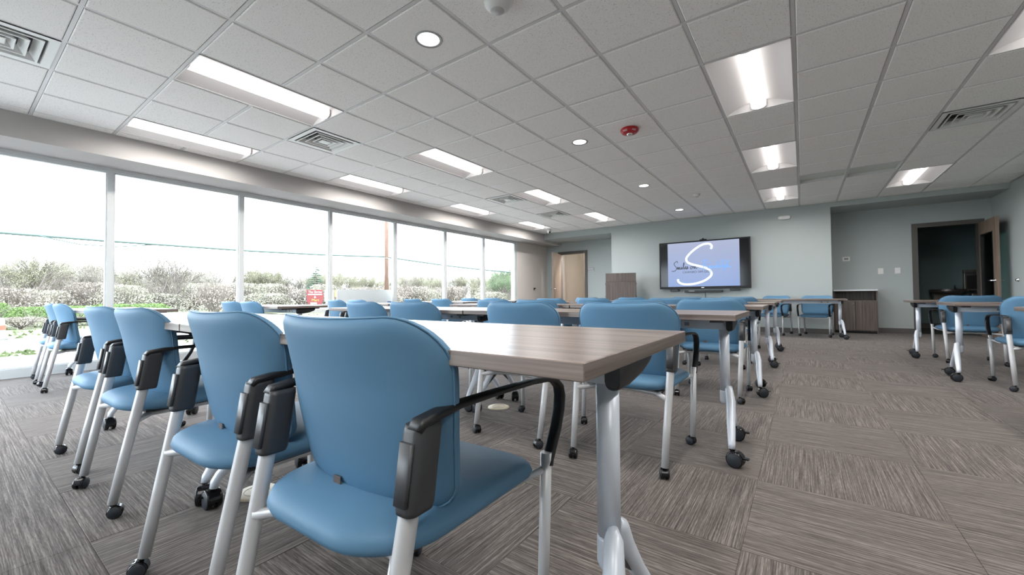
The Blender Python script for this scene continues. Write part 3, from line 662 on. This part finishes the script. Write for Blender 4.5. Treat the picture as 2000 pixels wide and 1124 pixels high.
for s in (-1, 1):
    MB().tube(leg_pts(s), [.0155, .0165, .0175, .0165], 14).build('rear_leg', SILVER, CH)
    MB().tube([(s*.236, .272, .046), (s*.240, .276, .2), (s*.244, .283, .425)], [.0135, .0145, .0145], 12).build('front_leg', SILVER, CH)
    # sleeve that joins rear leg, backrest and arm
    rings = []; sec = rrect(.046, .062, .015, 4)
    for z in (.470, .478, .54, .60, .610):
        yy = lerp_tab([(.46, -.170), (.61, -.147)], z)+.010; xx = s*.238; k = .94 if z in (.470, .610) else 1.
        rings.append([(xx+a*k, yy+b*k, z) for a, b in sec])
    MB().loft(rings).build('arm_bracket', SLEEVE, CH)
    m = MB(); m.box((s*.238-.0135, -.205, .0), (s*.238+.0135, -.2, .10)); 
    rings = [[(s*.238+a, lerp_tab([(.46, -.170), (.61, -.147)], z)-.0235+b, z) for a, b in rrect(.030, .008, .003, 2)] for z in (.487, .53, .585)]
    MB().loft(rings).build('bracket_cover', mat('charcoal_cover', (.055, .058, .063), .4), CH)
    ap = [(-.164, .602), (-.154, .613), (-.11, .619), (-.06, .623), (.06, .622), (.20, .618), (.28, .612), (.325, .602), (.352, .582), (.360, .556), (.354, .52), (.334, .475), (.306, .43), (.290, .405), (.286, .392)]
    aw = [.030, .034, .033, .030, .026, .025, .026, .029, .031, .032, .032, .032, .031, .030, .030]
    ath = [.014, .018, .016, .013, .012, .012, .013, .015, .017, .018, .018, .019, .022, .026, .028]
    rings = []
    for i, (y, z) in enumerate(ap):
        y0, z0 = ap[max(i-1, 0)]; y1, z1 = ap[min(i+1, len(ap)-1)]; d = math.hypot(y1-y0, z1-z0); ny, nz_ = -(z1-z0)/d, (y1-y0)/d
        rings.append([(s*.245+a, y+ny*b, z+nz_*b) for a, b in rrect(aw[i], ath[i], min(aw[i], ath[i])*.42, 3)])
    MB().loft(rings).build('arm', BLACK, CH)
m = MB()
m.tube([(-.229, -.199, .345), (-.16, -.13, .352), (0, -.09, .354), (.16, -.13, .352), (.229, -.199, .345)], .0125, 10)
m.tube([(-.242, .278, .385), (-.2, .235, .362), (.2, .235, .362), (.242, .278, .385)], .010, 8)
m.tube([(-.16, -.12, .353), (-.18, .235, .36)], .010, 8); m.tube([(.16, -.12, .353), (.18, .235, .36)], .010, 8)
m.build('seat_frame', SILVER, CH)
for k, (x, y) in enumerate(((-.226, -.252), (.226, -.252), (-.236, .272), (.236, .272))):
    caster(CH, x, y, .0235, .015, .008, .068, False, (.6, -2.2, 2.4, -.5)[k])
used = [0]
def chair(x, y, rz, label, group):
    if not used[0]: o = CH; used[0] = 1
    else: o = dup(CH)
    o.location = (x, y, 0); o.rotation_euler = (0, 0, rz); tag(o, label, 'chair', group)
    for c in o.children:
        if c.name.startswith('caster'): c.rotation_euler = (0, 0, R.uniform(-PI, PI))
    return o

# ------------------------------------------------------------------ table prototype: 1.68 x .61, origin at floor centre, long side along x
TL, TD, TZ = 1.68, .61, .73
TB = thing('training_table', 'table', 'table', (0, 0, -50))
me = MB().box((-TL/2, -TD/2, TZ-.028), (TL/2, TD/2, TZ)).mesh('tabletop', [WOOD, WOODE])
bm = bmesh.new(); bm.from_mesh(me); bmesh.ops.bevel(bm, geom=list(bm.edges), offset=.0015, segments=1, affect='EDGES')
for f in bm.faces: f.material_index = 1 if abs(f.normal.x) > .8 else 0
bm.to_mesh(me); bm.free(); link('tabletop', me, TB)
CX = TL/2-.092
MB().box((-CX-.02, -.032, .64), (CX+.02, .032, .701)).build('beam', TSILV, TB, bevel=.004)
MB().box((-.55, -.036, .648), (-.3, -.0325, .682)).build('power_strip', WHITE, TB)
MB().box((.43, -.036, .650), (.62, -.0325, .684)).build('power_strip', WHITE, TB)
m = MB()
for x in (-.5, -.43, -.36, .48, .57): m.box((x-.012, -.0375, .656), (x+.012, -.0358, .674))
m.build('socket', mat('socket_grey', (.3, .3, .3), .5), TB)
for s in (-1, 1):
    x = s*CX
    MB().lathe([(.0245, .31), (.0245, .64)], 24, c=(x, 0, 0)).build('leg_column', TSILV, TB)
    # hub with two cast feet
    m = MB(); m.lathe([(.020, .245), (.0262, .262), (.0262, .31), (.0245, .318)], 20, c=(x, 0, 0)); m.build('hub', TSILV, TB)
    for q in (-1, 1):
        e = 1. if q < 0 else .25          # the front feet splay outward, the rear ones hardly
        pts = [(x+s*.012, q*.012, .338), (x+s*.022*(.4+.6*e), q*.030, .325), (x+s*.034*e, q*.062, .272), (x+s*.042*e, q*.130, .185), (x+s*.050*e, q*.185, .128), (x+s*.052*e, q*.200, .104), (x+s*.052*e, q*.204, .082)]
        MB().tube(pts, [.012, .0195, .0225, .0205, .0175, .0165, .015], 12).build('foot', TSILV, TB)
        m = MB(); m.prism([(.012, .30), (.02, .25), (.19, .122), (.16, .17)], -.004, .004, mapf=lambda a, b, c, x=x, q=q, s=s, e=e: (x+s*e*(.015+.17*a)+c, q*a, b)); m.build('foot_web', SLEEVE, TB, fix=True)
        caster(TB, x+s*.052*e, q*.204, .0375, .020, .012, .092, True, s*PI/2*(.9 if q < 0 else 1.1))
    # tilt handle block at the end of the beam
    m = MB(); rings = []
    for y, hz, z0 in ((-.055, .028, .668), (-.05, .033, .667), (.02, .033, .667), (.10, .027, .673), (.155, .018, .682), (.165, .01, .686)):
        rings.append([(x+s*.032+a, y, z0+b) for a, b in rrect(.030, hz*2, min(.012, hz*.8), 3)])
    m.loft(rings); m.build('tilt_handle', BLACK, TB)
    MB().box((x-.03, -.23, .688), (x+.03, .23, .7015)).build('top_bracket', SLEEVE, TB)
tused = [0]
def table(xc, yc, label, group, rz=0):
    if not tused[0]: o = TB; tused[0] = 1
    else: o = dup(TB)
    o.location = (xc, yc, 0); o.rotation_euler = (0, 0, rz); tag(o, label, 'table', group)
    for c in o.children:
        if c.name.startswith('caster'): c.rotation_euler = (0, 0, c.rotation_euler.z+R.uniform(-.5, .5))
    return o

ROWN = ['nearest row', 'second row', 'third row', 'fourth row', 'last row']
fronts = [-1.79, -.20, 1.40, 3.00, 4.60]
mid = [[(1.680, -1.703, 1.2), (1.056, -1.70, 1), (.088, -1.69, 1), (-.578, -1.69, 1)], [(1.715, -.18, 0), (1.055, -.17, 0), (.08, -.165, 1), (-.51, -.165, -1)], [(1.83, 1.44, 0), (1.25, 1.42, 1), (.16, 1.43, 0), (-.40, 1.44, 0)],
       [(1.69, 3.04, 0), (1.085, 3.03, 1), (.10, 3.03, 0), (-.60, 3.05, 0)], [(1.665, 4.64, 0), (.975, 4.64, 0), (.08, 4.63, 0), (-.74, 4.65, 0)]]
posn = ['rightmost, at the aisle end', 'second from the aisle', 'third from the aisle', 'leftmost, farthest from the aisle']
for i, fy in enumerate(fronts):
    table(2.205-TL/2, fy+TD/2, 'grey wood-grain table, right half of the %s of the middle block' % ROWN[i], 'rolling tables of the middle block')
    table(.515-TL/2, fy+TD/2, 'grey wood-grain table, left half of the %s of the middle block' % ROWN[i], 'rolling tables of the middle block')
    for k, (x, y, a) in enumerate(mid[i]):
        lab = 'blue armchair on casters, middle block %s, %s' % (ROWN[i], posn[k])
        if i == 0 and k == 0: lab = 'largest blue armchair in front, closest to the viewer, seen from behind'
        chair(x, y, math.radians(a*1.5), lab, 'blue chairs of the middle block')
lf = [-1.60, -.08, 1.45, 3.05, 4.65]
lch = [[(-3.23, -1.525), (-3.86, -1.515)], [(-3.03, -.01), (-3.62, -.005)], [(-3.12, 1.52), (-3.72, 1.525)], [(-2.95, 3.12), (-3.74, 3.125)], [(-3.0, 4.72), (-3.68, 4.725)]]
for i, fy in enumerate(lf):
    table(-2.45-TL/2, fy+TD/2, 'grey wood-grain table by the windows, %s' % ROWN[i], 'rolling tables along the windows')
    for k, (x, y) in enumerate(lch[i]):
        chair(x, y, math.radians(R.uniform(-2, 2)), 'blue armchair at the %s of window tables, %s' % (ROWN[i], ['on the aisle side', 'on the window side'][k]), 'blue chairs along the windows')
for i, (fy, nm) in enumerate(((1.15, 'nearest of the right tables, cut by the picture edge'), (3.06, 'middle of the right tables, one leg in full view'), (4.75, 'farthest of the right tables, in front of the dark doorway'))):
    table(3.58+TL/2, fy+TD/2, 'grey wood-grain table, %s' % nm, 'rolling tables by the right wall')
chair(4.045, 4.77, math.radians(1), 'blue armchair at the right, in front of the dark doorway', 'blue chairs by the right wall')
chair(4.11, 3.09, math.radians(-2), 'blue armchair cut off by the right picture edge', 'blue chairs by the right wall')
table(3.10-TL/2, 7.30, 'grey wood-grain table standing alone before the television wall', 'tables by the television wall')
chair(2.665, 7.70, PI+math.radians(-9), 'blue armchair facing the viewer behind the far table, beside the cabinet', 'chairs facing the viewer')
chair(1.97, 7.72, PI+math.radians(-16), 'blue armchair facing the viewer behind the far table, nearer the television', 'chairs facing the viewer')

# floor boxes
for (x, y), l in (((.555, -1.53), 'round cream floor outlet cover beside the nearest front chairs'), ((.60, .10), 'round cream floor outlet cover under the second row tables')):
    t = thing('floor_outlet', l, 'floor outlet', (x, y, 0))
    MB().lathe([(.080, 0), (.078, .005), (.070, .008), (0, .008)], 32, cap=False).build('cover', CREAM, t)
    m = MB(); m.tube([(.047*math.cos(2*PI*k/24), .047*math.sin(2*PI*k/24), .0082) for k in range(24)], .0012, 4, closed=True); m.build('ring_line', CREAMD, t)
    for a, b in ((-.032, -.004), (.004, .032)):
        MB().box((a, -.02, .0078), (b, .02, .0092)).build('flap', CREAM, t, bevel=.001)

# ------------------------------------------------------------------ outside
GZ = -.25
LAWN = mat('lawn', (0.081, 0.087, 0.040), .9, noise=((.6, .6, .6), .25, 6))
ROAD = mat('pale_road', (.24, .235, .23), .9, noise=((.5, .5, .5), .08, 4))
struct(MB().box((-160, -90, GZ-.3), (60, 150, GZ)).build('lawn', LAWN))
def strip(name, x0, x1, m, z):
    # ground strips run along the building front
    return struct(MB().box((x0, -90, GZ-.1), (x1, 150, GZ+z)).build(name, m))
strip('car_park', -9.75, XW-.16, ROAD, .010); struct(MB().box((XW-.16, -20, GZ-.1), (30, YB-.2, GZ+.010)).build('car_park_rear', ROAD)); strip('road', -15.0, -10.9, ROAD, .012)
tuft = MB()
for k in range(2600):
    x = R.uniform(-10.9, -9.75) if k % 3 == 0 else R.uniform(-24, -15.1); y = R.uniform(-6, 40) if k % 3 else R.uniform(-4, 20)
    a = R.uniform(0, PI); s = R.uniform(.03, .07); h = R.uniform(.03, .08)
    tuft.add([(x-s*math.cos(a), y-s*math.sin(a), GZ), (x+s*math.cos(a), y+s*math.sin(a), GZ), (x+R.uniform(-.04, .04), y+R.uniform(-.04, .04), GZ+h)], [(0, 1, 2)])
tag(tuft.build('grass', mat('grass_blade', (0.074, 0.099, 0.034), .8)), 'pale green grass blades on the verge beyond the road', 'grass', kind='stuff')

BARK = mat('pale_bark', (.19, .165, .145), .9, noise=((3, 3, 3), .2, 3))
BUD = [mat('bud_yellow_green', (.26, .26, .165), .8), mat('bud_tan', (.26, .23, .18), .8), mat('leaf_green', (.13, .19, .095), .8), mat('bud_pale', (.27, .265, .205), .8)]
def grow(mb, lf_, p, d, L, r, lev, rr, leafs, spread):
    n = 3; pts = [p]; q = p.copy(); dd_ = d.copy()
    for k in range(n):
        dd_ = (dd_ + Vector((rr.uniform(-.16, .16), rr.uniform(-.16, .16), rr.uniform(-.04, .12)))).normalized(); q = q + dd_*(L/n); pts.append(q.copy())
    mb.tube(pts, [r*(1-.45*k/n) for k in range(n+1)], 5 if lev > 2 else 3, cap=False)
    if lev == 0 or r < .008:
        for k in range(leafs):
            c = pts[rr.randint(1, n)] + Vector((rr.gauss(0, .16), rr.gauss(0, .16), rr.gauss(0, .14))); s = rr.uniform(.022, .055)
            e = Vector((rr.gauss(0, 1), rr.gauss(0, 1), rr.gauss(0, 1))).normalized(); g = e.cross(Vector((rr.gauss(0, 1), rr.gauss(0, 1), rr.gauss(0, 1)))).normalized()
            lf_.add([c-e*s, c+g*s*.8, c+e*s], [(0, 1, 2)])
        return
    for k in range(rr.randint(4, 5)):
        i = rr.randint(1, n) if k else n
        ax = Vector((rr.gauss(0, 1), rr.gauss(0, 1), rr.gauss(0, .3))).normalized(); nd = (dd_ + ax*rr.uniform(.45, spread)).normalized(); nd.z = max(nd.z, -.05)
        grow(mb, lf_, pts[i], nd.normalized(), L*rr.uniform(.6, .82), r*rr.uniform(.5, .66), lev-1, rr, leafs, spread)
PROTO = []
for k, (seed, leafs, spread, bud, hgt) in enumerate(((3, 3, .85, 3, 2.2), (5, 14, .75, 0, 2.0), (8, 11, .65, 1, 2.0), (11, 16, .7, 0, 1.8), (21, 26, .8, 2, 1.7), (33, 5, .75, 3, 2.0))):
    rr = random.Random(seed); a, b = MB(), MB()
    nst = 3 if k == 0 else rr.randint(2, 3)
    for s in range(nst):
        grow(a, b, Vector((rr.uniform(-.1, .1), rr.uniform(-.1, .1), -.1)), Vector((rr.uniform(-.35, .35), rr.uniform(-.35, .35), 1)).normalized(), hgt, .11, 4, rr, leafs, spread)
    PROTO.append((a.mesh('branches', BARK), b.mesh('leaves', BUD[bud]) if b.v else None, max(v[2] for v in a.v)))
def tree(kind, x, y, h, label, group='trees across the road'):
    tm, lm, ph = PROTO[kind]; t = thing('tree', label, 'tree', (x, y, GZ), R.uniform(0, 6.28), group); s = (h-GZ)/ph; t.scale = (s*R.uniform(.9, 1.1),)*2+(s,)
    link('branches', tm, t)
    if lm: link('leaves', lm, t)
TREES = [(-39.5, .3, 4.0, 5, 'bare tree in the far left window'), (-35.4, 1.1, 4.1, 1, 'budding tree in the far left window, in front of its neighbours'), (-42.3, 2.8, 4.3, 2, 'tan budding tree in the far left window'),
         (-37.2, 3.3, 4.0, 5, 'bare tree just left of the first mullion'), (-46.9, 5.6, 4.6, 2, 'tan tree behind the first mullion'), (-32.4, 6.6, 4.6, 0, 'big spreading bare tree in the second window'),
         (-37.4, 10.9, 3.8, 5, 'smaller bare tree before the second mullion'), (-46.4, 8.3, 4.4, 3, 'yellow green tree left of the big bare tree'), (-45.5, 11.7, 4.2, 2, 'tan tree right of the big bare tree'),
         (-48.4, 18.6, 4.0, 3, 'yellow green tree in the third window, left'), (-43.1, 18.4, 4.3, 1, 'budding tree in the third window, middle'), (-49.5, 23.4, 4.2, 2, 'tan tree behind the evergreen'),
         (-48.1, 30, 4.6, 1, 'budding tree left in the fourth window'), (-42.7, 29, 4.5, 3, 'yellow green tree in the fourth window'), (-49.7, 36.5, 4.9, 2, 'tan tree behind the utility pole'),
         (-43.7, 36, 4.6, 1, 'budding tree left in the fifth window'), (-38.2, 34.8, 4.5, 2, 'tan tree in the fifth window'), (-42.1, 40.8, 4.8, 3, 'yellow green tree right in the fifth window'),
         (-38.2, 41.8, 4.6, 1, 'budding tree left in the sixth window'), (-31.1, 37.4, 4.2, 3, 'yellow green tree right in the sixth window'), (-24.4, 33.8, 4.4, 4, 'leafy green tree in the last window'),
         (-32.4, 46.5, 5.4, 4, 'taller green tree behind in the last window'), (-52, -6, 4.6, 1, 'budding tree beyond the left picture edge'), (-44, -4, 4.8, 2, 'tan tree beyond the left picture edge')]
for x, y, h, k, l in TREES: tree(k, x, y, h, l)
for k in range(56):        # denser wood behind, singly built and alike
    fr = k/55; x = -60+fr*34+R.uniform(-5, 5); y = -14+fr*82+R.uniform(-2, 2)
    tree(R.choice((1, 2, 3, 5, 2)), x, y, R.uniform(3.8, 5.0), 'pale budding tree of the wood far behind', 'trees of the far wood')
# conifer
def conifer(x, y, h):
    rr = random.Random(4); t = thing('conifer', 'dark green evergreen tree in the third window above the red sign', 'tree', (x, y, GZ)); MB().tube([(0, 0, 0), (0, 0, h*.95)], [.12, .02], 7).build('trunk', BARK, t)
    f = MB()
    for k in range(22):
        z = .5+(h-.6)*k/21; rad = 1.15*(1-k/21.5)**.8+.05
        for j in range(9):
            a = rr.uniform(0, 2*PI); L = rad*rr.uniform(.7, 1.1); tip = Vector((L*math.cos(a), L*math.sin(a), z-.1*L+rr.uniform(-.05, .1))); c = Vector((0, 0, z))
            for q in range(9):
                u = (q+1)/9; p = c.lerp(tip, u); wd = .10*(1.3-u); nn = Vector((-math.sin(a), math.cos(a), 0))
                for sg in (-1, 1): f.add([p, p+nn*sg*wd+Vector((0, 0, -.07)), p+(tip-c)*.10], [(0, 1, 2)])
    f.build('needles', mat('needle_green', (0.030, 0.072, 0.042), .8), t)
conifer(-32.6, 16.9, 4.2)
# bushes and undergrowth
def bush_mesh(seed, n, m, stemmy):
    rr = random.Random(seed); a = MB(); b = MB()
    for k in range(n):
        th = rr.uniform(0, 2*PI); ph = rr.random()**.6; rad = rr.random()**.4
        c = Vector((rad*math.cos(th)*math.sqrt(1-ph*ph*.8), rad*math.sin(th)*math.sqrt(1-ph*ph*.8), ph*.95)); s = rr.uniform(.016, .038)
        e = Vector((rr.gauss(0, 1), rr.gauss(0, 1), rr.gauss(0, 1))).normalized(); g = e.cross(Vector((rr.gauss(0, 1), rr.gauss(0, 1), rr.gauss(0, 1)))).normalized()
        b.add([c-e*s, c+g*s, c+e*s], [(0, 1, 2)])
    for k in range(stemmy):
        th = rr.uniform(0, 2*PI); a.tube([(0, 0, 0), (.4*math.cos(th), .4*math.sin(th), .5), (.75*math.cos(th)*rr.random(), .75*math.sin(th), rr.uniform(.7, 1.05))], [.02, .012, .004], 3, cap=False)
    return b.mesh('foliage', m), a.mesh('twigs', BARK)
BG = bush_mesh(1, 3600, mat('bush_green', (.10, .17, .04), .8), 30); BT = bush_mesh(2, 2000, mat('brush_tan', (.235, .20, .165), .85), 120); BP = bush_mesh(3, 2600, mat('brush_pale', (.27, .26, .20), .85), 70)
def bush(pr_, x, y, r, h, label, group):
    t = thing('bush', label, 'bush', (x, y, GZ), R.uniform(0, 6), group); t.scale = (r, r, h); link('foliage', pr_[0], t); link('twigs', pr_[1], t)
for k in range(7): bush(BG, -23.2+R.uniform(-.8, .8), -3.6+k*1.15, R.uniform(.9, 1.25), R.uniform(.75, 1.05), 'bright green bush in the verge low in the far left window', 'green bushes across the road')
for k in range(6): bush(BT, -21.8+R.uniform(-.5, .5), -3.0+k*1.2, .9, R.uniform(.35, .5), 'low brown brush in front of the green bushes', 'brown brush across the road')
for k in range(56):
    fr = k/55; x = -34+fr*9+R.uniform(-4, 4); y = -6+fr*50
    bush(BT if R.random() < .6 else BP, x, y, R.uniform(1.6, 2.4), R.uniform(1.5, 2.4), 'pale leafless undergrowth below the far trees', 'undergrowth below the far trees')
for k, (x, y) in enumerate(((-31, 37), (-33, 40), (-35, 43), (-30, 40), (-36.5, 39.5))): bush(BP, x, y, 2.0, 2.3, 'pale leafless undergrowth below the far trees', 'undergrowth below the far trees')
# utility pole and wires
t = thing('utility_pole', 'brown wooden utility pole in the fourth window', 'pole', (-24.57, 18.3, GZ)); MB().tube([(0, 0, 0), (0, 0, 10.5)], [.17, .13], 12).build('shaft', mat('pole_wood', (0.142, 0.084, 0.061), .9, noise=((20, 20, 1.5), .25, 4)), t)
MB().box((-.9, -.05, 9.6), (.9, .05, 9.75)).build('crossarm', BARK, t); MB().lathe([(.2, 4.15), (.2, 4.2)], 12).build('strap', STEEL, t)
wp = [(-26.8, -8, 3.95), (-27.5, -.8, 3.94), (-28.14, 2.66, 4.0), (-27.83, 9.46, 4.02), (-26.53, 14.48, 4.03), (-24.62, 18.15, 4.05), (-22.91, 23.22, 3.55), (-21.24, 26.1, 3.26), (-17, 34, 2.7)]
tag(MB().tube(wp, .07, 6).build('utility_cable', mat('cable_dark', (.06, .09, .08), .6)), 'dark overhead cable strung across all the windows to the pole', 'cable')
tag(MB().tube([(-27.6, .4, 3.93), (-28.0, 1.8, 3.7), (-28.2, 3.2, 3.72), (-28.05, 4.8, 3.98)], .03, 6).build('cable_loop', mat('cable_dark', (.06, .09, .08), .6)), 'slack cable loop hanging at the first mullion', 'cable')
# roadside sign: red board on a stone base, faces the building corner
sgd = Vector((CAM_POS.x+26.5, CAM_POS.y-13.5, 0)).normalized(); rzs = math.atan2(sgd.y, sgd.x)+PI/2
t = thing('roadside_sign', 'red roadside sign with white and yellow lettering on a stone base', 'sign', (-26.5, 13.5, GZ), rzs)
rs = mat('sign_red', (0.142, 0.019, 0.019), .6)
MB().prism([(-.55, .95), (-.52, .75), (.5, .75), (.58, 1.2), (.48, 1.66), (-.55, 1.66)], -.06, .06, mapf=lambda a, b, c: (a, c, b)).build('board', rs, t, fix=True)
MB().box((.62, -.05, .8), (1.25, .05, 1.66)).build('side_board', mat('sign_white', (0.251, 0.259, 0.259), .6), t)
m = MB(); m.box((-1.0, -.3, 0), (1.3, .3, .42)); m.box((-.9, -.25, .42), (.9, .25, .6)); m.build('stone_base', mat('sign_stone', (0.167, 0.155, 0.138), .9, noise=((5, 5, 5), .2, 4)), t)
MB().box((-.45, -.07, .6), (.45, .07, .78)).build('lower_board', rs, t)
sw_ = mat('sign_print_white', (0.335, 0.335, 0.335), .6); sy_ = mat('sign_print_yellow', (0.301, 0.277, 0.042), .6)
lettering('lettering', 'The Shrine', .24, sw_, t, (0, -.066, 1.50), (PI/2, 0, 0), .85); lettering('lettering', '&', .24, sw_, t, (0, -.066, 1.13), (PI/2, 0, 0))
MB().box((-.47, -.068, 1.28), (.46, -.06, 1.36)).build('print_line', sw_, t)
lettering('lettering', 'Mart', .26, sy_, t, (.02, -.066, .90), (PI/2, 0, 0)); MB().box((-.3, -.075, .62), (.12, -.069, .74)).build('print_panel', sw_, t)
MB().box((-.6, -.305, .24), (.8, -.3, .34)).build('print_line', mat('sign_print_grey', (.3, .3, .3), .6), t)
t = thing('yellow_sign', 'small yellow sign right of the third mullion', 'sign', (-27.6, 16.0, GZ), rzs); MB().box((-.3, -.02, 1.15), (.35, .02, 1.65)).build('board', mat('sign_yellow', (0.285, 0.243, 0.084), .6), t); MB().box((-.03, -.015, 0), (.03, .015, 1.15)).build('post', BARK, t)
t = thing('traffic_barrel', 'white and orange traffic barrel on the road at the left edge', 'barrel', (-15.3, -1.55, GZ+.0)); 
MB().lathe([(.30, 0), (.30, .06), (.26, .08), (.24, .55), (.2, .6)], 16).build('body', mat('barrel_white', (0.217, 0.217, 0.217), .6), t); MB().lathe([(.262, .28), (.258, .40)], 16, cap=False).build('band', mat('barrel_orange', (0.217, 0.062, 0.031), .6), t)
# grey board standing outside against the fourth bay
t = thing('notice_board', 'grey rounded board standing just outside the fourth window', 'board', (XW-.16, 2.56, GZ), PI/2)
m = MB(); m.prism([(a, b+.90) for a, b in rrect(1.24, .66, .05, 4)], -.012, .012, mapf=lambda a, b, c: (a, c, b)); m.build('board', mat('board_grey', (.62, .62, .62), .6), t, fix=True)
m = MB(); m.box((-.5, -.012, 0), (-.46, .012, .6)); m.box((.46, -.012, 0), (.5, .012, .6)); m.build('stand', GREYP, t)
for x in (-.08, .55): MB().box((x-.05, -.0135, .965), (x+.05, -.0122, .99)).build('blue_print', mat('blue_print', (.08, .12, .35), .6), t)
